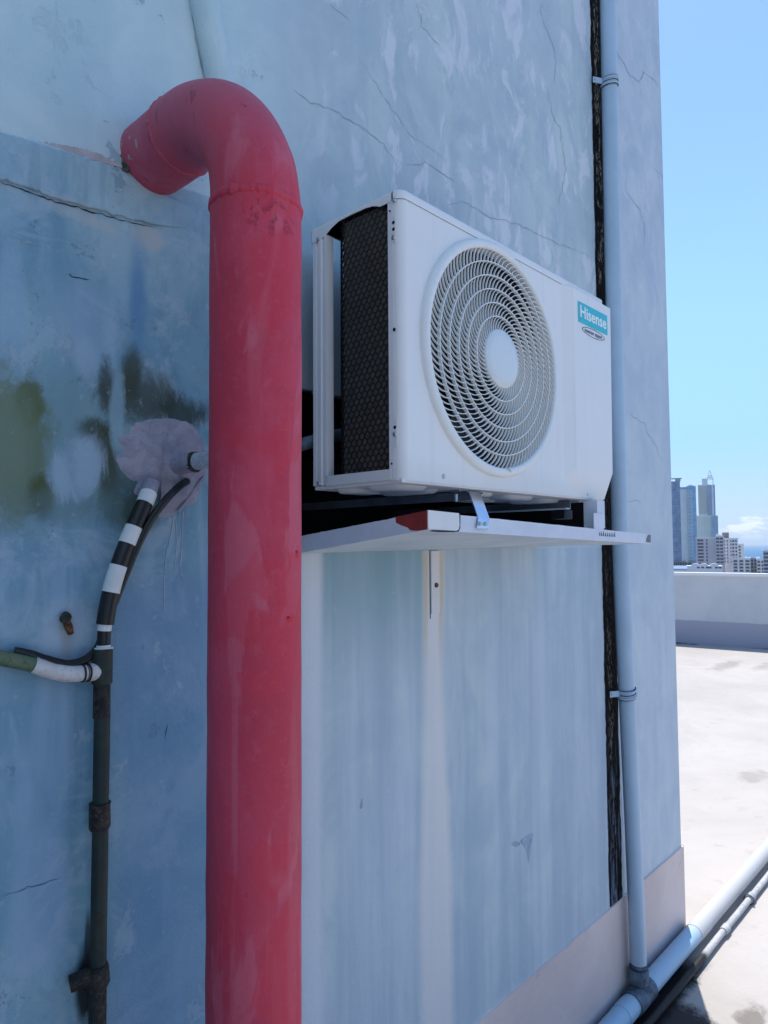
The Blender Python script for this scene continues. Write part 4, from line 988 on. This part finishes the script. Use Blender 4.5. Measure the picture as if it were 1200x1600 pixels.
# ------------------------------------------------------------------ downpipe at the corner
_dk = [(0, 2.392), (.2, 2.388), (.7, 2.368), (1.27, 2.336), (1.6, 2.322), (2.6, 2.314), (3.5, 2.322), (6.2, 2.345)]
def dpx(z):
    for (z0, x0), (z1, x1) in zip(_dk, _dk[1:]):
        if z <= z1: return x0+(x1-x0)*(z-z0)/(z1-z0)
    return _dk[-1][1]
dp = empty('downpipe', (2.4, -.045, 0)); tag(dp, 'slim blue painted downpipe running beside the black joint to the floor', 'pipe')
def DL(m_, name, mat, parent=None, bevel=0.): m_.v = [(x-2.4, y+.045, z) for x, y, z in m_.v]; return m_.build(name, M[mat], parent or dp, bevel=bevel)
mb = MB(); mb.tube([(dpx(z), -.045, z) for z in [.150+i*.15 for i in range(39)]], .0275, 28); DL(mb, 'pipe', 'blue_pipe')
for zc_ in (3.262, 1.085):
    mb = MB(); X_ = dpx(zc_)
    for dz in (-.012, .012):
        mb.tube([(X_+.0300*cos(a), -.045+.0300*sin(a), zc_+dz*.9+.006*cos(a)) for a in [pi*(.75+i*1.35/24) for i in range(25)]], .0042, 6)
    arcp = [(X_+.0295*cos(pi*(.75+i*1.35/24)), -.045+.0295*sin(pi*(.75+i*1.35/24))) for i in range(25)]
    mb.grid([[(x, y, zc_-.012) for x, y in arcp], [(x, y, zc_+.012) for x, y in arcp]])
    mb.obox((X_-.040, -.024, zc_), (.020, -.012, 0), (.001, .0015, 0), (0, 0, .010))
    o = DL(mb, 'pipe_clamp', 'blue_pipe')
    mb = MB()
    for dz in (-.0165, 0, .0165): mb.tube([(X_+.0305*cos(a), -.045+.0305*sin(a), zc_+dz*.95+.006*cos(a)) for a in [pi*(.75+i*1.35/24) for i in range(25)]], .0014, 5)
    DL(mb, 'grime_line', 'crack_dark')  # thin dark arcs edging the clamp bands
    mb = MB(); mb.tube([(X_-.052, -.012, zc_), (X_-.052, -.018, zc_)], .006, 8); DL(mb, 'clamp_screw', 'screw')
mb = MB(); mb.tube([(2.388, -.045, .095), (2.388, -.045, .138), (2.388, -.045, .140)], [.034, .034, .030], 24); DL(mb, 'tee_socket', 'socket')
mb = MB(); mb.tube([(2.389, -.045, .146), (2.389, -.045, .158)], [.0292, .0292], 24); DL(mb, 'pipe_end_rim', 'socket')

gp = empty('ground_pipe', (2.9, -.048, .050)); tag(gp, 'large pipe lying on the floor along the wall and out over the sunny roof', 'pipe')
mb = MB(); mb.tube([(x, 0, 0) for x in [-1.9+i*.3 for i in range(38)]], .0340, 28); mb.build('pipe', M['gpipe'], gp)
mb = MB(); mb.tube([(-.58, 0, 0), (-.45, 0, 0)], .0395, 28); mb.build('tee_fitting', M['socket'], gp)
for x0_, x1_ in ((-.66, -.60), (.0, .12)):
    mb = MB(); mb.tube([(x0_, 0, 0), (x1_, 0, 0)], .0355, 28); mb.build('coupling', M['gpipe'], gp)
tg = empty('thin_ground_pipe', (2.9, -.112, .022)); tag(tg, 'thin grey pipe with couplings lying beside the large ground pipe', 'pipe')
mb = MB(); mb.tube([(-1.9+i*.25, .006*mn.noise(Vector((i*.7, 0, 0))), .0) for i in range(44)], .0125, 14); mb.build('pipe', M['thin_pipe'], tg)
for x in (.15, .50, .95, 1.4, 2.1):
    mb = MB(); mb.tube([(x, 0, 0), (x+.05, 0, 0)], .0165, 14); mb.build('coupling', M['thin_pipe'], tg)
mb = MB(); mb.tube([(.50+.022*cos(0), .022, 0)]+[(.50, .021*cos(a), .021*sin(a)) for a in [i*pi/6 for i in range(13)]], .003, 5); mb.build('clip', M['socket'], tg)

# ------------------------------------------------------------------ old conduit and cables on the left
cx0 = .4945
oc = empty('old_conduit', (cx0, -.024, 0)); tag(oc, 'dirty green conduit running down the left wall with sooty couplings', 'pipe')
def OL(m_, name, mat, label=None): m_.v = [(x-cx0, y+.024, z) for x, y, z in m_.v]; return m_.build(name, M[mat], oc, label=label)
mb = MB(); mb.tube([(cx0-.002*mn.noise(Vector((z, 0, 0))), -.024, z) for z in [i*.0706 for i in range(21)]], .0122, 20, jit=.0006); OL(mb, 'conduit', 'green_pvc')
mb = MB(); mb.tube([(cx0, -.024, 1.388), (cx0, -.024, 1.442)], .0155, 20); OL(mb, 'tee', 'green_pvc')
mb = MB(); mb.tube([(cx0, -.024, 1.335), (cx0, -.024, 1.388)], .0127, 16, jit=.001); OL(mb, 'rusty_neck', 'black_fit')
mb = MB(); mb.tube([(cx0-.001, -.024, 1.164), (cx0-.001, -.024, 1.168), (cx0-.001, -.024, 1.200), (cx0-.001, -.024, 1.204)], [.0145, .0155, .0155, .0165], 18, jit=.0012); OL(mb, 'coupling', 'black_fit')
mb = MB(); mb.tube([(cx0, -.024, .926), (cx0, -.024, .933), (cx0, -.024, .955), (cx0, -.024, .960)], [.0145, .0165, .0165, .0135], 18, jit=.002); mb.tube([(cx0-.01, -.022, .948), (cx0-.038, -.012, .942)], [.013, .010], 12, jit=.004); OL(mb, 'junction_lump', 'black_fit')
mb = MB(); mb.tube([(cx0, -.024, 0), (cx0, -.024, .926)], .0128, 16, jit=.001); OL(mb, 'lower_length', 'black_fit')

W_ = lambda px, py, y: on_wall(px, py, y)
def smooth(pts, n=8):
    pts = [Vector(p) for p in pts]; out = []
    for i in range(len(pts)-1):
        p0 = pts[max(i-1, 0)]; p1 = pts[i]; p2 = pts[i+1]; p3 = pts[min(i+2, len(pts)-1)]
        for k in range(n):
            f = k/n; out.append(.5*((2*p1)+(-p0+p2)*f+(2*p0-5*p1+4*p2-p3)*f*f+(-p0+3*p1-3*p2+p3)*f**3))
    return out+[pts[-1]]
O_ = W_(162, 1018, -.024)
hz = empty('banded_cable_sleeve', tuple(O_)); tag(hz, 'black cable sleeve with white tape bands rising from the conduit to the mortar patch', 'cable')
path = smooth([W_(162, 1020, -.024), W_(163, 985, -.024), W_(171, 935, -.026), W_(187, 880, -.028), W_(210, 822, -.028), (W_(228, 782, -.026)), W_(237, 755, -.012)], 14)
rad = lambda t: .0105 if t < .12 else (.0105+.004*min(1, (t-.12)/.06))
def at_py(py):  # index of the path point nearest this height in the photograph
    best = min(range(len(path)), key=lambda i: abs(path[i].z-on_wall(180, py, -.026).z)); return best
segs = [(1020, 1006, 'band'), (1006, 984, 'rubber'), (984, 974, 'band'), (974, 925, 'rubber'), (925, 884, 'band'), (884, 850, 'rubber'), (850, 823, 'band'), (823, 785, 'rubber'), (785, 768, 'band'), (768, 750, 'mortar')]
for a, b, m_ in segs:
    za, zb = on_wall(180, a, -.026).z, on_wall(180, b, -.026).z; L = []
    for s_ in range(7):
        zz = za+(zb-za)*s_/6
        i = max(j for j in range(len(path)-1) if path[j].z <= zz or j == 0); f = (zz-path[i].z)/max(1e-6, path[i+1].z-path[i].z); L.append(path[i].lerp(path[i+1], min(1, max(0, f))))
    rr = .0102 if a > 975 else .0136
    mb = MB(); mb.tube([p-O_ for p in L], rr+(.0006 if m_ == 'band' else 0), 20); mb.build('tape_band' if m_ == 'band' else ('mortar_end' if m_ == 'mortar' else 'sleeve'), M[m_], hz)
mb = MB(); p = W_(162, 1013, -.024)-O_
mb.tube([p+Vector((.0125*cos(t), .0125*sin(t), 0)) for t in [i*pi/10 for i in range(21)]], .0022, 6); mb.build('cable_tie', M['band'], hz)
# loose black cable
O2 = W_(150, 1020, -.02)
bc = smooth([W_(292, 752, -.006), W_(278, 762, -.026), W_(260, 780, -.034), W_(236, 812, -.036), W_(216, 850, -.034), W_(197, 895, -.032), W_(181, 935, -.028), W_(168, 965, -.020), W_(158, 1000, -.014), W_(140, 1026, -.020), W_(110, 1038, -.022), W_(75, 1032, -.020), W_(45, 1022, -.016), W_(22, 1018, -.008)], 8)
o = MB(); o.tube([p-O2 for p in bc], [.0066 if i < 66 else .0058+.0010*min(1, (i-66)/12) for i in range(len(bc))], 14, jit=.0006)
lc = empty('loose_black_cable', tuple(O2)); tag(lc, 'loose black cable curving from the mortar patch down and left over the white sleeve', 'cable'); o.build('cable', M['rubber'], lc)
# branch hose to the left
O3 = W_(60, 1042, -.02)
bh = empty('branch_hose', tuple(O3)); tag(bh, 'green hose with a white sleeve entering the conduit from the left', 'hose')
hp = smooth([W_(-120, 1012, -.02), W_(-40, 1020, -.02), W_(10, 1030, -.021), W_(52, 1039, -.022), W_(84, 1049, -.024), W_(112, 1053, -.026), W_(135, 1051, -.026), W_(152, 1049, -.024)], 10)
mb = MB(); mb.tube([p-O3 for p in hp[:34]], .0108, 18); mb.build('hose', M['green_light'], bh)
mb = MB(); mb.tube([p-O3 for p in hp[30:60]], .0122, 18, jit=.0007); mb.build('white_sleeve', M['white_sleeve'], bh)
mb = MB(); mb.tube([p-O3 for p in hp[61:]], .0135, 18, jit=.0006); mb.build('end_cuff', M['white_sleeve'], bh)
for ii in (57, 61):
    mb = MB(); c0 = hp[ii]-O3; d = (hp[ii+1]-hp[ii-1]).normalized(); u1 = d.orthogonal().normalized(); v1 = d.cross(u1)
    mb.tube([c0+(u1*cos(t)+v1*sin(t))*.0128 for t in [i*pi/10 for i in range(21)]], .0016, 6); mb.build('cable_tie', M['rubber'], bh)
# mortar patch with stub
mo = empty('mortar_patch', tuple(W_(250, 720, 0))); tag(mo, 'rough grey mauve mortar patch with a broken pipe stub behind the red pipe', 'mortar patch')
Om = W_(250, 720, 0)
def MO(o): o.data.transform(Matrix.Translation(-Om)); return o
MO(blobplate(255, 725, [(181, 690), (190, 674), (206, 664), (222, 656), (248, 652), (272, 653), (292, 657), (306, 668), (316, 682), (320, 705), (324, 740), (318, 765), (306, 784), (290, 798), (268, 808), (246, 810), (252, 790), (262, 770), (246, 764), (232, 770), (222, 782), (210, 774), (204, 752), (190, 738), (180, 716)], 0, .005, 'mortar', 'mortar_skim', mo, rough=.0075, seed=3))
# ribbed right part
mb = MB()
for k in range(4):
    x = 284+k*4; mb.tube([p-Om for p in smooth([W_(x-6, 800-k*6, -.005), W_(x+8, 782-k*5, -.006), W_(x+22, 760-k*5, -.005)], 5)], .0022, 6)
mb.build('trowel_ridge', M['mortar'], mo)
s0 = W_(276, 727, 0.004)-Om
mb = MB(); mb.tube([s0, s0+Vector((0, -.03, 0)), s0+Vector((.002, -.058, .001))], [.0190, .0180, .0170], 20, jit=.0026); mb.build('pipe_stub', M['mortar'], mo)
mb = MB(); mb.tube([s0+Vector((.002, -.056, .001)), s0+Vector((.002, -.063, .001))], [.0172, .0165], 16, jit=.004); mb.build('broken_end', M['black_fit'], mo)
mb = MB(); mb.tube([s0+Vector((.002, -.063, .001)), s0+Vector((.012, -.105, .002))], [.0150, .0145], 16, jit=.002); mb.build('inner_pipe', M['mortar_white'], mo)
# drips below the patch
for L in ([(272, 806), (266, 840), (258, 880), (256, 955)], [(274, 806), (276, 850), (272, 892)], [(286, 800), (284, 850), (282, 890), (286, 908)]):
    mb = MB(); pts_ = smooth([W_(x, y, -.0004) for x, y in L], 6); mb.tube([p-Om for p in pts_], [.0012*(1-.5*i/len(pts_)) for i in range(len(pts_))], 6); mb.build('paint_drip', M['mortar_white'], mo)
# rusty anchor
ra_ = empty('rusty_anchor', tuple(W_(103, 975, 0))); tag(ra_, 'small rusty bolt stub sticking out of the left wall', 'bolt')
Or = W_(103, 975, 0)
mb = MB(); mb.tube([W_(104, 968, .002)-Or, W_(102, 964, -.012)-Or], [.0075, .0085], 12, jit=.003); mb.build('bolt_head', M['black_fit'], ra_)
mb = MB(); mb.tube([W_(103, 968, -.008)-Or, W_(108, 980, -.014)-Or, W_(111, 990, -.012)-Or], [.0055, .0065, .0050], 10, jit=.002); mb.build('bolt_shank', M['rust'], ra_)

# ------------------------------------------------------------------ humid sea air
HAZE_D = 6e-5
hm = bpy.data.materials.new('sea_haze'); hm.use_nodes = True; hm.node_tree.nodes.clear()
pv = hm.node_tree.nodes.new('ShaderNodeVolumePrincipled'); ho = hm.node_tree.nodes.new('ShaderNodeOutputMaterial')
pv.inputs['Color'].default_value = (.80, .90, 1, 1); pv.inputs['Density'].default_value = HAZE_D; pv.inputs['Anisotropy'].default_value = .2
hm.node_tree.links.new(pv.outputs[0], ho.inputs['Volume'])
mb = MB(); mb.box(-62000, 62000, -62000, 62000, SEA-3, 190); tag(mb.build('haze', hm), kind='stuff')
sc.cycles.volume_bounces = 0
